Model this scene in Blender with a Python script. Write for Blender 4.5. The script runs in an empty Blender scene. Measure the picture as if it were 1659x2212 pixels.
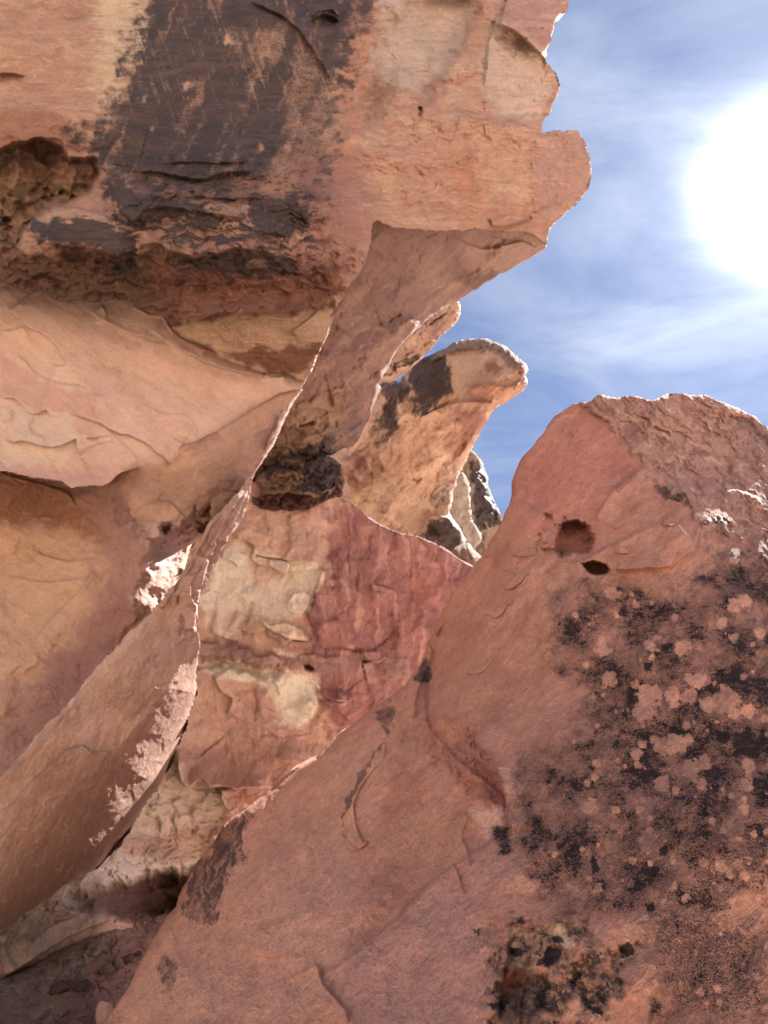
import bpy, math, random
import numpy as np
from mathutils import Vector
random.seed(3); np.random.seed(3)
R = math.radians
scene = bpy.context.scene
C = scene.collection

# ------------------------------------------------------------------ camera, sky, sun, exposure
PITCH = R(35.0)
CAM = np.array([0.0, 0.0, 1.6])
cd = bpy.data.cameras.new("camera"); cam = bpy.data.objects.new("camera", cd); C.objects.link(cam)
cam.location = CAM; cam.rotation_euler = (math.pi/2 + PITCH, 0, 0)
cd.sensor_fit = 'HORIZONTAL'; cd.sensor_width = 36.0; cd.lens = 36.0
cd.clip_start = 0.05; cd.clip_end = 3000.0
scene.camera = cam
FWD = np.array([0, math.cos(PITCH), math.sin(PITCH)])
UPV = np.array([0, -math.sin(PITCH), math.cos(PITCH)])
RGT = np.array([1.0, 0, 0])
def ray(px, py):                      # 1659 x 2212 picture grid -> direction with unit depth
    x = (np.asarray(px, float)-829.5)/1659.0; y = (1106.0-np.asarray(py, float))/1659.0
    return x[..., None]*RGT + y[..., None]*UPV + FWD
SUNV = ray(1700, 400); SUNV = SUNV/np.linalg.norm(SUNV)
SUN_EL = math.asin(SUNV[2]); SUN_AZ = math.atan2(SUNV[0], SUNV[1])      # azimuth clockwise from +Y

world = bpy.data.worlds.new("World"); scene.world = world; world.use_nodes = True
nt = world.node_tree; nt.nodes.clear()
def N(nt, kind, **kw):
    n = nt.nodes.new(kind)
    for k, v in kw.items(): setattr(n, k, v)
    return n
def math_n(nt, op, a=None, b=None, c=None, clamp=False):
    n = N(nt, 'ShaderNodeMath', operation=op); n.use_clamp = clamp
    for i, v in enumerate((a, b, c)):
        if v is None: continue
        if isinstance(v, (int, float)): n.inputs[i].default_value = v
        else: nt.links.new(v, n.inputs[i])
    return n.outputs[0]
def mix_c(nt, fac, a, b, bt='MIX'):
    n = N(nt, 'ShaderNodeMix', data_type='RGBA', blend_type=bt); n.clamp_factor = True
    for s, v in ((n.inputs[0], fac), (n.inputs[6], a), (n.inputs[7], b)):
        if isinstance(v, (int, float)): s.default_value = v
        elif isinstance(v, tuple): s.default_value = v if len(v) == 4 else (*v, 1)
        else: nt.links.new(v, s)
    return n.outputs[2]
def mrange(nt, v, a, b, c=0.0, d=1.0, smooth=True):
    n = N(nt, 'ShaderNodeMapRange'); n.interpolation_type = 'SMOOTHSTEP' if smooth else 'LINEAR'
    nt.links.new(v, n.inputs[0])
    for i, q in enumerate((a, b, c, d)): n.inputs[1+i].default_value = q
    return n.outputs[0]
sky = N(nt, 'ShaderNodeTexSky', sky_type='NISHITA'); sky.sun_disc = False
sky.sun_elevation = SUN_EL; sky.sun_rotation = SUN_AZ; sky.altitude = 1500; sky.air_density = 1.0; sky.dust_density = 0.3; sky.ozone_density = 1.6
tc = N(nt, 'ShaderNodeTexCoord')
# thin cirrus, laid on a high flat layer (direction divided by its height)
sep = N(nt, 'ShaderNodeSeparateXYZ'); nt.links.new(tc.outputs['Generated'], sep.inputs[0])
zc = math_n(nt, 'MAXIMUM', sep.outputs[2], 0.06)
cx = math_n(nt, 'DIVIDE', sep.outputs[0], zc); cy = math_n(nt, 'DIVIDE', sep.outputs[1], zc)
comb = N(nt, 'ShaderNodeCombineXYZ'); nt.links.new(cx, comb.inputs[0]); nt.links.new(cy, comb.inputs[1])
mp = N(nt, 'ShaderNodeMapping'); mp.inputs['Rotation'].default_value = (0, 0, R(66)); mp.inputs['Scale'].default_value = (1.0, 2.3, 1)
nt.links.new(comb.outputs[0], mp.inputs[0])
n1 = N(nt, 'ShaderNodeTexNoise'); n1.inputs['Scale'].default_value = 2.6; n1.inputs['Detail'].default_value = 9; n1.inputs['Roughness'].default_value = 0.58; n1.inputs['Distortion'].default_value = 0.5
nt.links.new(mp.outputs[0], n1.inputs['Vector'])
n2 = N(nt, 'ShaderNodeTexNoise'); n2.inputs['Scale'].default_value = 1.1; n2.inputs['Detail'].default_value = 4
nt.links.new(comb.outputs[0], n2.inputs['Vector'])
cl = math_n(nt, 'MULTIPLY', mrange(nt, n1.outputs[0], 0.26, 0.86), mrange(nt, n2.outputs[0], 0.30, 0.62, 0.35, 1.0))
dotn = N(nt, 'ShaderNodeVectorMath', operation='DOT_PRODUCT'); nrm = N(nt, 'ShaderNodeVectorMath', operation='NORMALIZE')
nt.links.new(tc.outputs['Generated'], nrm.inputs[0]); nt.links.new(nrm.outputs[0], dotn.inputs[0]); dotn.inputs[1].default_value = tuple(SUNV)
sd = math_n(nt, 'MAXIMUM', dotn.outputs['Value'], 0.0)
g1 = math_n(nt, 'POWER', sd, 560.0); g2 = math_n(nt, 'POWER', sd, 34.0)
base = mix_c(nt, 1.0, sky.outputs[0], (0.56, 0.57, 0.62), 'MULTIPLY')
# light scattered by the thin cloud: brighter towards the sun
lum = math_n(nt, 'MULTIPLY_ADD', g2, 1.2, 3.1)
cloudc = N(nt, 'ShaderNodeCombineXYZ')
for i, k in enumerate((0.9, 0.98, 1.17)): nt.links.new(math_n(nt, 'MULTIPLY', lum, k), cloudc.inputs[i])
skyc = mix_c(nt, math_n(nt, 'MULTIPLY', cl, 0.62), base, cloudc.outputs[0])
halo = math_n(nt, 'MULTIPLY', math_n(nt, 'ADD', g1, math_n(nt, 'MULTIPLY', g2, 0.05)), math_n(nt, 'MULTIPLY_ADD', cl, 0.9, 0.55))
hal3 = N(nt, 'ShaderNodeCombineXYZ')
for i, k in enumerate((30.0, 31.0, 32.0)): nt.links.new(math_n(nt, 'MULTIPLY', halo, k), hal3.inputs[i])
skyf = mix_c(nt, 1.0, skyc, hal3.outputs[0], 'ADD')
bg = N(nt, 'ShaderNodeBackground'); bg.inputs[1].default_value = 0.055
nt.links.new(skyf, bg.inputs[0]); wo = N(nt, 'ShaderNodeOutputWorld'); nt.links.new(bg.outputs[0], wo.inputs[0])

sl = bpy.data.lights.new("sun", 'SUN'); sl.energy = 4.6; sl.angle = R(0.53); sl.color = (1.0, 0.97, 0.93)
so = bpy.data.objects.new("sun", sl); C.objects.link(so)
so.rotation_euler = Vector(-SUNV).to_track_quat('-Z', 'Y').to_euler(); so.location = (0, 0, 40)
vs = scene.view_settings; vs.view_transform = 'Standard'; vs.look = 'None'; vs.gamma = 1.0; vs.use_curve_mapping = False
scene.display_settings.display_device = 'sRGB'
vs.exposure = 2.15
scene.render.engine = 'CYCLES'; scene.cycles.max_bounces = 6; scene.cycles.diffuse_bounces = 5

# ------------------------------------------------------------------ numpy noise and picture-grid helpers
def _hash(ix, iy, seed):
    h = (ix.astype(np.int64)*374761393 + iy.astype(np.int64)*668265263 + seed*974634777) & 0xffffffff
    h = ((h ^ (h >> 13))*1274126177) & 0xffffffff
    return (h ^ (h >> 16)) & 0xffff
_ga = np.arange(256)*2*np.pi/256; GX = np.cos(_ga); GY = np.sin(_ga)
def pn(x, y, seed=0):
    x = x + 1000.5 + seed*17.3; y = y + 1000.5
    ix = np.floor(x); iy = np.floor(y); fx = x-ix; fy = y-iy
    u = fx*fx*fx*(fx*(fx*6-15)+10); v = fy*fy*fy*(fy*(fy*6-15)+10)
    def g(a, b):
        k = _hash(ix+a, iy+b, seed) & 255
        return GX[k]*(fx-a)+GY[k]*(fy-b)
    n00 = g(0, 0); n10 = g(1, 0); n01 = g(0, 1); n11 = g(1, 1)
    a = n00+u*(n10-n00); b = n01+u*(n11-n01)
    return (a+v*(b-a))*1.5
def fbm(x, y, o=4, seed=0, gain=0.5):
    s = 0; a = 1; t = 0
    for i in range(o):
        s = s+a*pn(x, y, seed+i*7); t += a; a *= gain; x = x*2.03; y = y*2.03
    return s/t*1.35
def ridged(x, y, o=4, seed=0, gain=0.5):
    s = 0; a = 1; t = 0
    for i in range(o):
        s = s+a*(1-np.abs(pn(x, y, seed+i*7))*2); t += a; a *= gain; x = x*2.03; y = y*2.03
    return s/t
def cell(x, y, seed=0):               # nearest / second nearest distance and id
    ix = np.floor(x); iy = np.floor(y); d1 = np.full(x.shape, 9.0); d2 = d1.copy(); idn = np.zeros(x.shape)
    for a in (-1, 0, 1):
        for b in (-1, 0, 1):
            k = _hash(ix+a, iy+b, seed); ox = (k & 255)/255.0; oy = ((k >> 8) & 255)/255.0
            d = np.hypot(ix+a+ox-x, iy+b+oy-y)
            m = d < d1
            d2 = np.where(m, d1, np.minimum(d2, d)); idn = np.where(m, (k % 997)/997.0, idn); d1 = np.where(m, d, d1)
    return d1, d2, idn
def sstep(a, b, x):
    t = np.clip((x-a)/(b-a), 0, 1); return t*t*(3-2*t)
def lin(c):
    c = np.asarray(c, float)/255.0
    return np.where(c <= 0.04045, c/12.92, ((c+0.055)/1.055)**2.4)
ALB = 0.86                                # picture-like sRGB swatch -> albedo
def sat(c, k=.62):                     # picture swatches carry the warm bounced light; rock itself is greyer
    c = np.asarray(c, float); l = (c@np.array([.3, .59, .11]))[..., None]; return l*(np.maximum(c, 1e-4)/np.maximum(l, 1e-4))**k
def inside(poly, x, y):
    P = np.asarray(poly, float); res = np.zeros(x.shape, bool)
    x1, y1 = P[:, 0], P[:, 1]; x2, y2 = np.roll(x1, -1), np.roll(y1, -1)
    for a, b, c, d in zip(x1, y1, x2, y2):
        if b == d: continue
        m = (b > y) != (d > y)
        res ^= m & (x < (c-a)*(y-b)/(d-b)+a)
    return res
def pdist(P, x, y, closed=False):         # distance, sign (>0 right-hand side), arc parameter 0..1
    P = np.asarray(P, float)
    if closed: P = np.vstack([P, P[:1]])
    best = np.full(x.shape, 1e9); sg = np.ones(x.shape); tt = np.zeros(x.shape)
    L = np.hypot(*(P[1:]-P[:-1]).T); cum = np.concatenate([[0], np.cumsum(L)]); tot = max(cum[-1], 1e-6)
    for i in range(len(P)-1):
        ax, ay = P[i]; dx, dy = P[i+1]-P[i]; l2 = dx*dx+dy*dy+1e-9
        t = np.clip(((x-ax)*dx+(y-ay)*dy)/l2, 0, 1)
        d = np.hypot(x-ax-t*dx, y-ay-t*dy)
        m = d < best
        best = np.where(m, d, best); sg = np.where(m, np.sign(dx*(y-ay)-dy*(x-ax)), sg); tt = np.where(m, (cum[i]+t*L[i])/tot, tt)
    return best, sg, tt
def sdf(P, x, y):
    d, _, _ = pdist(P, x, y, True); return np.where(inside(P, x, y), d, -d)
def zoom(fx, ox, oy):
    return lambda *p: [(ox+fx*p[i], oy+fx*p[i+1]) for i in range(0, len(p), 2)]
z1 = zoom(.5, 0, 0); z2 = zoom(.561, 729, 0); z3 = zoom(.5, 0, 567); z4 = zoom(.391, 486, 648)
z5 = zoom(.5, 0, 1377); z6 = zoom(.463, 891, 729); z8 = zoom(.463, 891, 1443); z7 = zoom(.488, 243, 1134); zz = zoom(1., 0, 0)

def curve(P, closed=False, step=7.0, jag=0.0, seed=1, smooth=True):
    P = np.asarray(P, float); n = len(P); out = []
    rng = range(n if closed else n-1)
    for i in rng:
        p1 = P[i]; p2 = P[(i+1) % n]
        p0 = P[(i-1) % n] if (closed or i > 0) else p1
        p3 = P[(i+2) % n] if (closed or i+2 < n) else p2
        k = max(1, int(np.hypot(*(p2-p1))/step))
        for j in range(k):
            t = j/k
            if smooth:
                a = 0.35; m1 = (p2-p0)*a; m2 = (p3-p1)*a
                q = (2*t**3-3*t*t+1)*p1+(t**3-2*t*t+t)*m1+(3*t*t-2*t**3)*p2+(t**3-t*t)*m2
            else: q = p1+(p2-p1)*t
            out.append(q)
    if not closed: out.append(P[-1])
    out = np.array(out)
    if jag > 0:
        out = out+np.stack([fbm(out[:, 0]/22, out[:, 1]/22, 4, seed, .6), fbm(out[:, 0]/22+50, out[:, 1]/22, 4, seed+3, .6)], 1)*jag
    return out

# ------------------------------------------------------------------ surface painter: relief (in picture units) and pigment
class Surf:
    def __init__(s, x, y, base):
        s.x = x; s.y = y; n = len(x); s.h = np.zeros(n); s.col = np.tile(lin(base), (n, 1)).astype(float)
        s.varn = np.zeros(n); s.lich = np.zeros(n); s.rgh = np.full(n, 1.0)
        s.wx = x+fbm(x/34, y/34, 4, 11)*13; s.wy = y+fbm(x/34+9, y/34, 4, 12)*13
    def box(s, P, m):
        P = np.asarray(P); return np.where((s.x > P[:, 0].min()-m) & (s.x < P[:, 0].max()+m) & (s.y > P[:, 1].min()-m) & (s.y < P[:, 1].max()+m))[0]
    def mask(s, poly, soft=10, warp=1.0, nz=0.0, ns=14, asp=1.0, ang=0.0, seed=5):
        out = np.zeros(len(s.x)); i = s.box(poly, soft+30*warp+nz*2)
        if len(i) == 0: return out
        x = s.x[i]+(s.wx[i]-s.x[i])*warp; y = s.y[i]+(s.wy[i]-s.y[i])*warp
        d = sdf(poly, x, y)
        if nz:
            u, v = rot(s.x[i], s.y[i], ang); d = d+fbm(u/(ns*asp), v/ns, 4, seed, .6)*nz
        out[i] = sstep(-soft, soft, d); return out
    def tint(s, poly, rgb, amt=1.0, **kw):
        m = (s.mask(poly, **kw)*amt)[:, None]; s.col = s.col*(1-m)+lin(rgb)*m; return m[:, 0]
    def blobs(s, pts, rgb, amt=1.0, soft=4, warp=.5):
        for cx, cy, r in pts:
            i = np.where((abs(s.x-cx) < r*1.8+soft) & (abs(s.y-cy) < r*1.8+soft))[0]
            if len(i) == 0: continue
            d = np.hypot(s.x[i]-cx, s.y[i]-cy)-r*(1+.38*fbm(s.x[i]/9, s.y[i]/9, 3, int(cx) % 50))
            m = (sstep(soft, -soft*.3, d)*amt)[:, None]; s.col[i] = s.col[i]*(1-m)+lin(rgb)*m
    def vary(s, rgb, scale, amt=.5, asp=1., ang=0., lo=0., hi=.5, seed=1, mask=1.0, o=4):
        u, v = rot(s.wx, s.wy, ang); n = fbm(u/(scale*asp), v/scale, o, seed, .55)
        m = (sstep(lo, hi, n)*amt*mask)[:, None]; s.col = s.col*(1-m)+lin(rgb)*m
    def strata(s, ang, wl, amp, asp=9., seed=2, mask=1.0, sharp=1.5, col=0.0, o=3):
        u, v = rot(s.wx, s.wy, ang); v = v+fbm(u/(wl*asp*.6), v/(wl*4), 2, seed+40)*wl*1.1
        n = ridged(u/(wl*asp), v/wl, o, seed, .55); s.h = s.h+amp*np.clip(n, -1, 1)**1*mask*1.0
        if col:
            s.col = s.col*(1+(col*n*mask)[:, None]) if np.ndim(mask) else s.col*(1+(col*n)[:, None])
    def lump(s, scale, amp, asp=1., ang=0., seed=3, mask=1.0, o=4, gain=.5):
        u, v = rot(s.wx, s.wy, ang); s.h = s.h+amp*fbm(u/(scale*asp), v/scale, o, seed, gain)*mask
    def crack(s, P, w=3, dep=6, jag=2.5, seed=1):
        P = curve(P, False, 8, jag, seed); i = s.box(P, w*4)
        if len(i) == 0: return
        d, _, t = pdist(P, s.x[i], s.y[i]); e = sstep(0, .12, t)*sstep(1, .88, t)
        s.h[i] -= dep*2.0*np.exp(-(d/w)**2)*e
    def step(s, P, H=7, fade=60, w=1.6, jag=3.0, seed=1, side=1, end=.12):
        P = curve(P, False, 8, jag, seed); i = s.box(P, fade*3)
        if len(i) == 0: return
        d, g, t = pdist(P, s.x[i], s.y[i]); e = sstep(0, end, t)*sstep(1, 1-end, t)
        s.h[i] += H*2.1*sstep(-w*.8, w*.8, d*g*side)*np.exp(-d/fade)*e
    def hole(s, poly, dep, soft=5, warp=.3, pw=1.0):
        m = s.mask(poly, soft=soft, warp=warp); s.h -= dep*m**pw; return m
    def pits(s, scale, dep, mask=1.0, thr=.25, seed=8, asp=1.4):
        d1, d2, k = cell(s.wx/(scale*asp), s.wy/scale, seed); r = thr*(0.5+k)
        s.h -= dep*sstep(r, r*.35, d1)*mask*(k > .35)
    def plates(s, scale, amp, asp=1.5, ang=0., seed=4, mask=1.0):
        u, v = rot(s.wx, s.wy, ang); u = u+fbm(u/scale, v/scale, 3, seed)*scale*.7; v = v+fbm(u/scale+7, v/scale, 3, seed+1)*scale*.7
        d1, d2, k = cell(u/(scale*asp), v/scale, seed); s.h += amp*(k-.5)*2*mask*sstep(0, .07, d2-d1)
def rot(x, y, a):
    c, t = math.cos(R(a)), math.sin(R(a)); return x*c+y*t, -x*t+y*c

# ------------------------------------------------------------------ depth: thin plate spline through inverse depths
def tps(ctrl, lam=1e-4):
    A = np.array(ctrl, float); X = A[:, :2]/1000.0; v = 1.0/A[:, 2]; n = len(A)
    def K(r2): return np.where(r2 > 1e-12, .5*r2*np.log(r2+1e-12), 0)
    r2 = ((X[:, None]-X[None])**2).sum(-1); M = np.zeros((n+3, n+3)); M[:n, :n] = K(r2)+lam*np.eye(n)
    M[:n, n] = 1; M[:n, n+1:] = X; M[n, :n] = 1; M[n+1:, :n] = X.T
    w = np.linalg.solve(M, np.concatenate([v, np.zeros(3)]))
    def f(px, py):
        x = px/1000.0; y = py/1000.0; s = w[n]+w[n+1]*x+w[n+2]*y
        for i in range(n): s = s+w[i]*K((x-X[i, 0])**2+(y-X[i, 1])**2)
        return 1.0/np.maximum(s, 1/60.0)
    return f
STEP = 2.6
def axis(lo, hi, a, b, st):
    out = list(np.arange(max(lo, a), min(hi, b)+st, st)) if min(hi, b) > max(lo, a) else []
    v, s = (out[0] if out else min(hi, a)), st
    while v > lo: s = min(s*1.12, 22); v -= s; out.insert(0, v)
    v, s = (out[-1] if out else max(lo, b)), st
    while v < hi: s = min(s*1.12, 22); v += s; out.append(v)
    return np.array(out)
class Mass:
    def __init__(m, poly, ctrl=None, base=(190, 140, 115), paint=None, jag=3.0, rolls=(), roll=(12, .12), thick=1.5, seed=1, parent=None, off=None, shrink=.06, smooth=True, gain=1.0, chroma=.62):
        m.chroma = parent.chroma if parent else chroma
        m.coarse = np.asarray(poly, float); m.poly = curve(poly, True, 7, jag, seed, smooth); m.paint = paint; m.base = base
        m.rolls = rolls; m.roll = roll; m.thick = thick; m.parent = parent; m.off = off; m.shrink = shrink; m.gain = parent.gain if parent else gain
        m.df = tps(ctrl) if ctrl else None
    def surface(m, x, y, own=True):
        """depth and pigments at picture-grid points"""
        if m.parent:
            d, S = m.parent.surface(x, y, False)
            e = sdf(m.coarse, x, y); r = m.roll[0]; t = np.clip(e/r, 0, 1)
            th = (m.off(x, y) if callable(m.off) else m.off)*2.4
            prof = th*np.sqrt(np.clip(1-(1-t)**2, 0, 1))
            S.lx = prof
            if m.paint: m.paint(S)
            d = d-(1.0+prof)*d/1659.0
            return d, S
        d = m.df(x, y); S = Surf(x, y, m.base)
        if m.paint: m.paint(S)
        if own:
            e = np.maximum(sdf(m.coarse, x, y), 0); r, Rr = m.roll
            t = np.clip(e/r, 0, 1); d = d+Rr*(1-np.sqrt(np.clip(1-(1-t)**2, 0, 1)))
        for P, r, Rr in m.rolls:
            e, _, tt = pdist(P, x, y)
            if isinstance(r, tuple): Rr = Rr*sstep(0, .3, tt)**.7; r = r[0]+(r[1]-r[0])*sstep(0, .55, tt)
            t = np.clip(e/r, 0, 1); ee = sstep(0, .1, tt)*sstep(1, .9, tt)
            d = d+Rr*(1-np.sqrt(np.clip(1-(1-t)**2, 0, 1)))*ee
        d = d-S.h*d/1659.0
        return d, S
    def build(m, name, mat, parent=None, step=None):
        st = step or STEP; P = m.poly
        xs = axis(P[:, 0].min()-st, P[:, 0].max()+st, -20, 1680, st); ys = axis(P[:, 1].min()-st, P[:, 1].max()+st, -20, 2232, st)
        nx, ny = len(xs), len(ys); ins = np.zeros((ny, nx), bool)
        Q = np.vstack([P, P[:1]])
        for j, yy in enumerate(ys):
            a, b = Q[:-1], Q[1:]; c = (a[:, 1] > yy) != (b[:, 1] > yy)
            xc = np.sort((b[c, 0]-a[c, 0])*(yy-a[c, 1])/(b[c, 1]-a[c, 1])+a[c, 0])
            for k in range(0, len(xc)-1, 2): ins[j] |= (xs > xc[k]) & (xs < xc[k+1])
        cin = ins[:-1, :-1] & ins[1:, 1:] | ins[1:, :-1] & ins[:-1, 1:]
        used = np.zeros((ny, nx), bool)
        used[:-1, :-1] |= cin; used[1:, :-1] |= cin; used[:-1, 1:] |= cin; used[1:, 1:] |= cin
        idx = -np.ones((ny, nx), int); idx[used] = np.arange(used.sum())
        gx, gy = np.meshgrid(xs, ys); x = gx[used].copy(); y = gy[used].copy(); out = ~ins[used]
        if out.any():
            ox, oy = x[out], y[out]; best = np.full(ox.shape, 1e9); bx, by = ox.copy(), oy.copy()
            for i in range(len(Q)-1):
                dx, dy = Q[i+1]-Q[i]
                if dx == 0 and dy == 0: continue
                t = np.clip(((ox-Q[i, 0])*dx+(oy-Q[i, 1])*dy)/(dx*dx+dy*dy), 0, 1)
                qx = Q[i, 0]+t*dx; qy = Q[i, 1]+t*dy; dd = (ox-qx)**2+(oy-qy)**2; mm = dd < best
                best[mm] = dd[mm]; bx[mm] = qx[mm]; by[mm] = qy[mm]
            x[out] = bx; y[out] = by
        d, S = m.surface(x, y)
        q = np.stack([idx[:-1, :-1][cin], idx[1:, :-1][cin], idx[1:, 1:][cin], idx[:-1, 1:][cin]], 1)
        # boundary edges -> skirt
        E = np.vstack([q[:, [0, 1]], q[:, [1, 2]], q[:, [2, 3]], q[:, [3, 0]]]); n = len(x)
        key = E[:, 0].astype(np.int64)*n+E[:, 1]; rk = E[:, 1].astype(np.int64)*n+E[:, 0]
        be = E[~np.isin(key, rk)]
        bv, inv = np.unique(be, return_inverse=True); inv = inv.reshape(be.shape); nb = len(bv)
        cx, cy = m.coarse.mean(0); V = [CAM+ray(x, y)*d[:, None]]; faces = [q]
        K = 5 if m.thick > .3 else 2; prev = bv; X2 = [x]; Y2 = [y]
        src = [np.arange(n)]
        for k in range(1, K+1):
            f = k/K; sx = x[bv]+(cx-x[bv])*m.shrink*f**1.5; sy = y[bv]+(cy-y[bv])*m.shrink*f**1.5
            dd = d[bv]+m.thick*f**1.2*(1+(.10*fbm(x[bv]/40, y[bv]/40+k*9, 3) if m.thick > .3 else 0))
            V.append(CAM+ray(sx, sy)*dd[:, None]); cur = n+(k-1)*nb+np.arange(nb)
            faces.append(np.stack([prev[inv[:, 1]], prev[inv[:, 0]], cur[inv[:, 0]], cur[inv[:, 1]]], 1)); prev = cur
            src.append(bv); X2.append(sx+k*7); Y2.append(sy+k*5)
        V = np.vstack(V); F = np.vstack(faces); src = np.concatenate(src)
        me = bpy.data.meshes.new(name); nf = len(F)
        nxt = {a: b for a, b in inv}; loop = []; cur = inv[0][0]
        for _ in range(nb+2):
            loop.append(cur); cur = nxt.get(cur, -1)
            if cur == loop[0] or cur < 0: break
        cap = prev[np.array(loop)] if len(loop) > 3 and len(loop) > .9*nb else None
        nl = nf*4+(len(cap) if cap is not None else 0); nfa = nf+(1 if cap is not None else 0)
        me.vertices.add(len(V)); me.vertices.foreach_set('co', V.astype(np.float32).ravel())
        me.loops.add(nl); li = F.ravel()
        if cap is not None: li = np.concatenate([li, cap])
        me.loops.foreach_set('vertex_index', li.astype(np.int32)); me.polygons.add(nfa)
        ls = np.arange(nfa)*4; me.polygons.foreach_set('loop_start', ls.astype(np.int32))
        me.update(calc_edges=True); me.validate()
        me.polygons.foreach_set('use_smooth', np.ones(len(me.polygons), bool))
        col = np.clip(sat(S.col, m.chroma)*ALB*np.asarray(m.gain), .004, .82); rgba = np.ones((len(V), 4), np.float32); rgba[:, :3] = col[src]
        a = me.color_attributes.new('Col', 'FLOAT_COLOR', 'POINT'); a.data.foreach_set('color', rgba.ravel())
        for nm, arr in (('varn', S.varn), ('lich', S.lich), ('rgh', S.rgh)):
            t = me.attributes.new(nm, 'FLOAT', 'POINT'); t.data.foreach_set('value', arr[src].astype(np.float32))
        t = me.attributes.new('grain', 'FLOAT_VECTOR', 'POINT')
        gv = np.zeros((len(V), 3), np.float32); gv[:, 0] = np.concatenate(X2)/100; gv[:, 1] = np.concatenate(Y2)/100
        t.data.foreach_set('vector', gv.ravel())
        me.materials.append(mat)
        o = bpy.data.objects.new(name, me); C.objects.link(o)
        if parent: o.parent = parent; o.matrix_parent_inverse = parent.matrix_world.inverted()
        m.obj = o; return o

def rock_mat(name, ang=0, asp=5, grain=.22, bump=.5, dark=(0.034, 0.029, 0.032), lscale=14., rough=.92, size=1.0, dist=.034):
    m = bpy.data.materials.new(name); m.use_nodes = True; t = m.node_tree; t.nodes.clear()
    out = N(t, 'ShaderNodeOutputMaterial'); b = N(t, 'ShaderNodeBsdfPrincipled'); t.links.new(b.outputs[0], out.inputs[0])
    b.inputs['Roughness'].default_value = rough; b.inputs['Specular IOR Level'].default_value = .18
    def at(n):
        a = N(t, 'ShaderNodeAttribute', attribute_name=n); return a
    col = at('Col').outputs['Color']; varn = at('varn').outputs['Fac']; lich = at('lich').outputs['Fac']; rg = at('rgh').outputs['Fac']
    gr = at('grain').outputs['Vector']; ob = N(t, 'ShaderNodeTexCoord').outputs['Object']
    def noise(vec, sc, det=5, rgh=.6, dist=0.):
        n = N(t, 'ShaderNodeTexNoise'); n.inputs['Scale'].default_value = sc; n.inputs['Detail'].default_value = det; n.inputs['Roughness'].default_value = rgh
        n.inputs['Distortion'].default_value = dist; t.links.new(vec, n.inputs['Vector']); return n.outputs[0]
    mp = N(t, 'ShaderNodeMapping'); mp.inputs['Rotation'].default_value = (0, 0, R(-ang)); mp.vector_type = 'POINT'
    t.links.new(gr, mp.inputs[0]); mp2 = N(t, 'ShaderNodeMapping'); mp2.inputs['Scale'].default_value = (1.0/asp, 1, 1); t.links.new(mp.outputs[0], mp2.inputs[0])
    st = noise(mp2.outputs[0], 9.0, 6, .65, .3)                     # streaks along the bedding
    fine = noise(ob, 60./size, 4, .7); mid = noise(ob, 9./size, 5, .62); grit = noise(ob, 190./size, 2, .6)
    v = math_n(t, 'ADD', math_n(t, 'MULTIPLY_ADD', st, grain*1.8, 1-grain*.9), math_n(t, 'MULTIPLY_ADD', fine, grain*2.6, -grain*1.3))
    v = math_n(t, 'ADD', v, math_n(t, 'MULTIPLY_ADD', mid, grain*1.9, -grain*.95))
    hs = N(t, 'ShaderNodeVectorMath', operation='SCALE'); t.links.new(col, hs.inputs[0]); t.links.new(v, hs.inputs[3]); c = hs.outputs[0]
    c = mix_c(t, mrange(t, mid, .52, .72, 0, .22), c, mix_c(t, 1.0, c, (1.12, .9, .82), 'MULTIPLY'))
    pk = noise(ob, 34./size, 3, .75); c = mix_c(t, mrange(t, pk, .66, .73, 0, .42), c, mix_c(t, 1.0, c, (.45, .40, .38), 'MULTIPLY'))
    # desert varnish: fine broken film
    vn = math_n(t, 'ADD', math_n(t, 'MULTIPLY', st, .34), math_n(t, 'MULTIPLY_ADD', fine, .42, math_n(t, 'MULTIPLY', mid, .24)))
    vf = mrange(t, math_n(t, 'ADD', varn, math_n(t, 'MULTIPLY_ADD', vn, 2.4, -1.2)), .18, .86, 0, .95)
    mott = noise(mp2.outputs[0], 2.2, 5, .6, .6)
    dk = mix_c(t, math_n(t, 'MULTIPLY', mrange(t, st, .35, .68), mrange(t, mott, .35, .65, .25, 1.)), (*dark, 1), (dark[0]*3.4, dark[1]*2.4, dark[2]*1.9, 1))
    dk = mix_c(t, mrange(t, grit, .62, .72, 0, .5), dk, (.16, .13, .12, 1))
    c = mix_c(t, vf, c, dk)
    # black lichen: clustered specks with crisp edges
    vor = N(t, 'ShaderNodeTexNoise'); vor.inputs['Scale'].default_value = lscale; vor.inputs['Detail'].default_value = 7; vor.inputs['Roughness'].default_value = .72
    t.links.new(ob, vor.inputs['Vector'])
    lv = math_n(t, 'ADD', math_n(t, 'MULTIPLY', vor.outputs[0], .52), math_n(t, 'MULTIPLY', noise(ob, lscale*3.6, 5, .7), .48))
    lf = mrange(t, math_n(t, 'ADD', math_n(t, 'MULTIPLY', lich, .33), lv), .785, .81, 0, .95)
    l2 = math_n(t, 'ADD', math_n(t, 'MULTIPLY', noise(ob, lscale*9, 3, .6), .8), math_n(t, 'MULTIPLY', vor.outputs[0], .2))
    lf = math_n(t, 'MAXIMUM', lf, mrange(t, math_n(t, 'ADD', math_n(t, 'MULTIPLY', lich, .24), l2), .692, .715, 0, .86))
    c = mix_c(t, lf, c, mix_c(t, fine, (0.012, 0.011, 0.016), (0.05, 0.04, 0.045)))
    t.links.new(c, b.inputs['Base Color'])
    t.links.new(math_n(t, 'MULTIPLY_ADD', vf, -.25, rough), b.inputs['Roughness']); t.links.new(math_n(t, 'MULTIPLY_ADD', vf, .15, .18), b.inputs['Specular IOR Level'])
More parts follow.
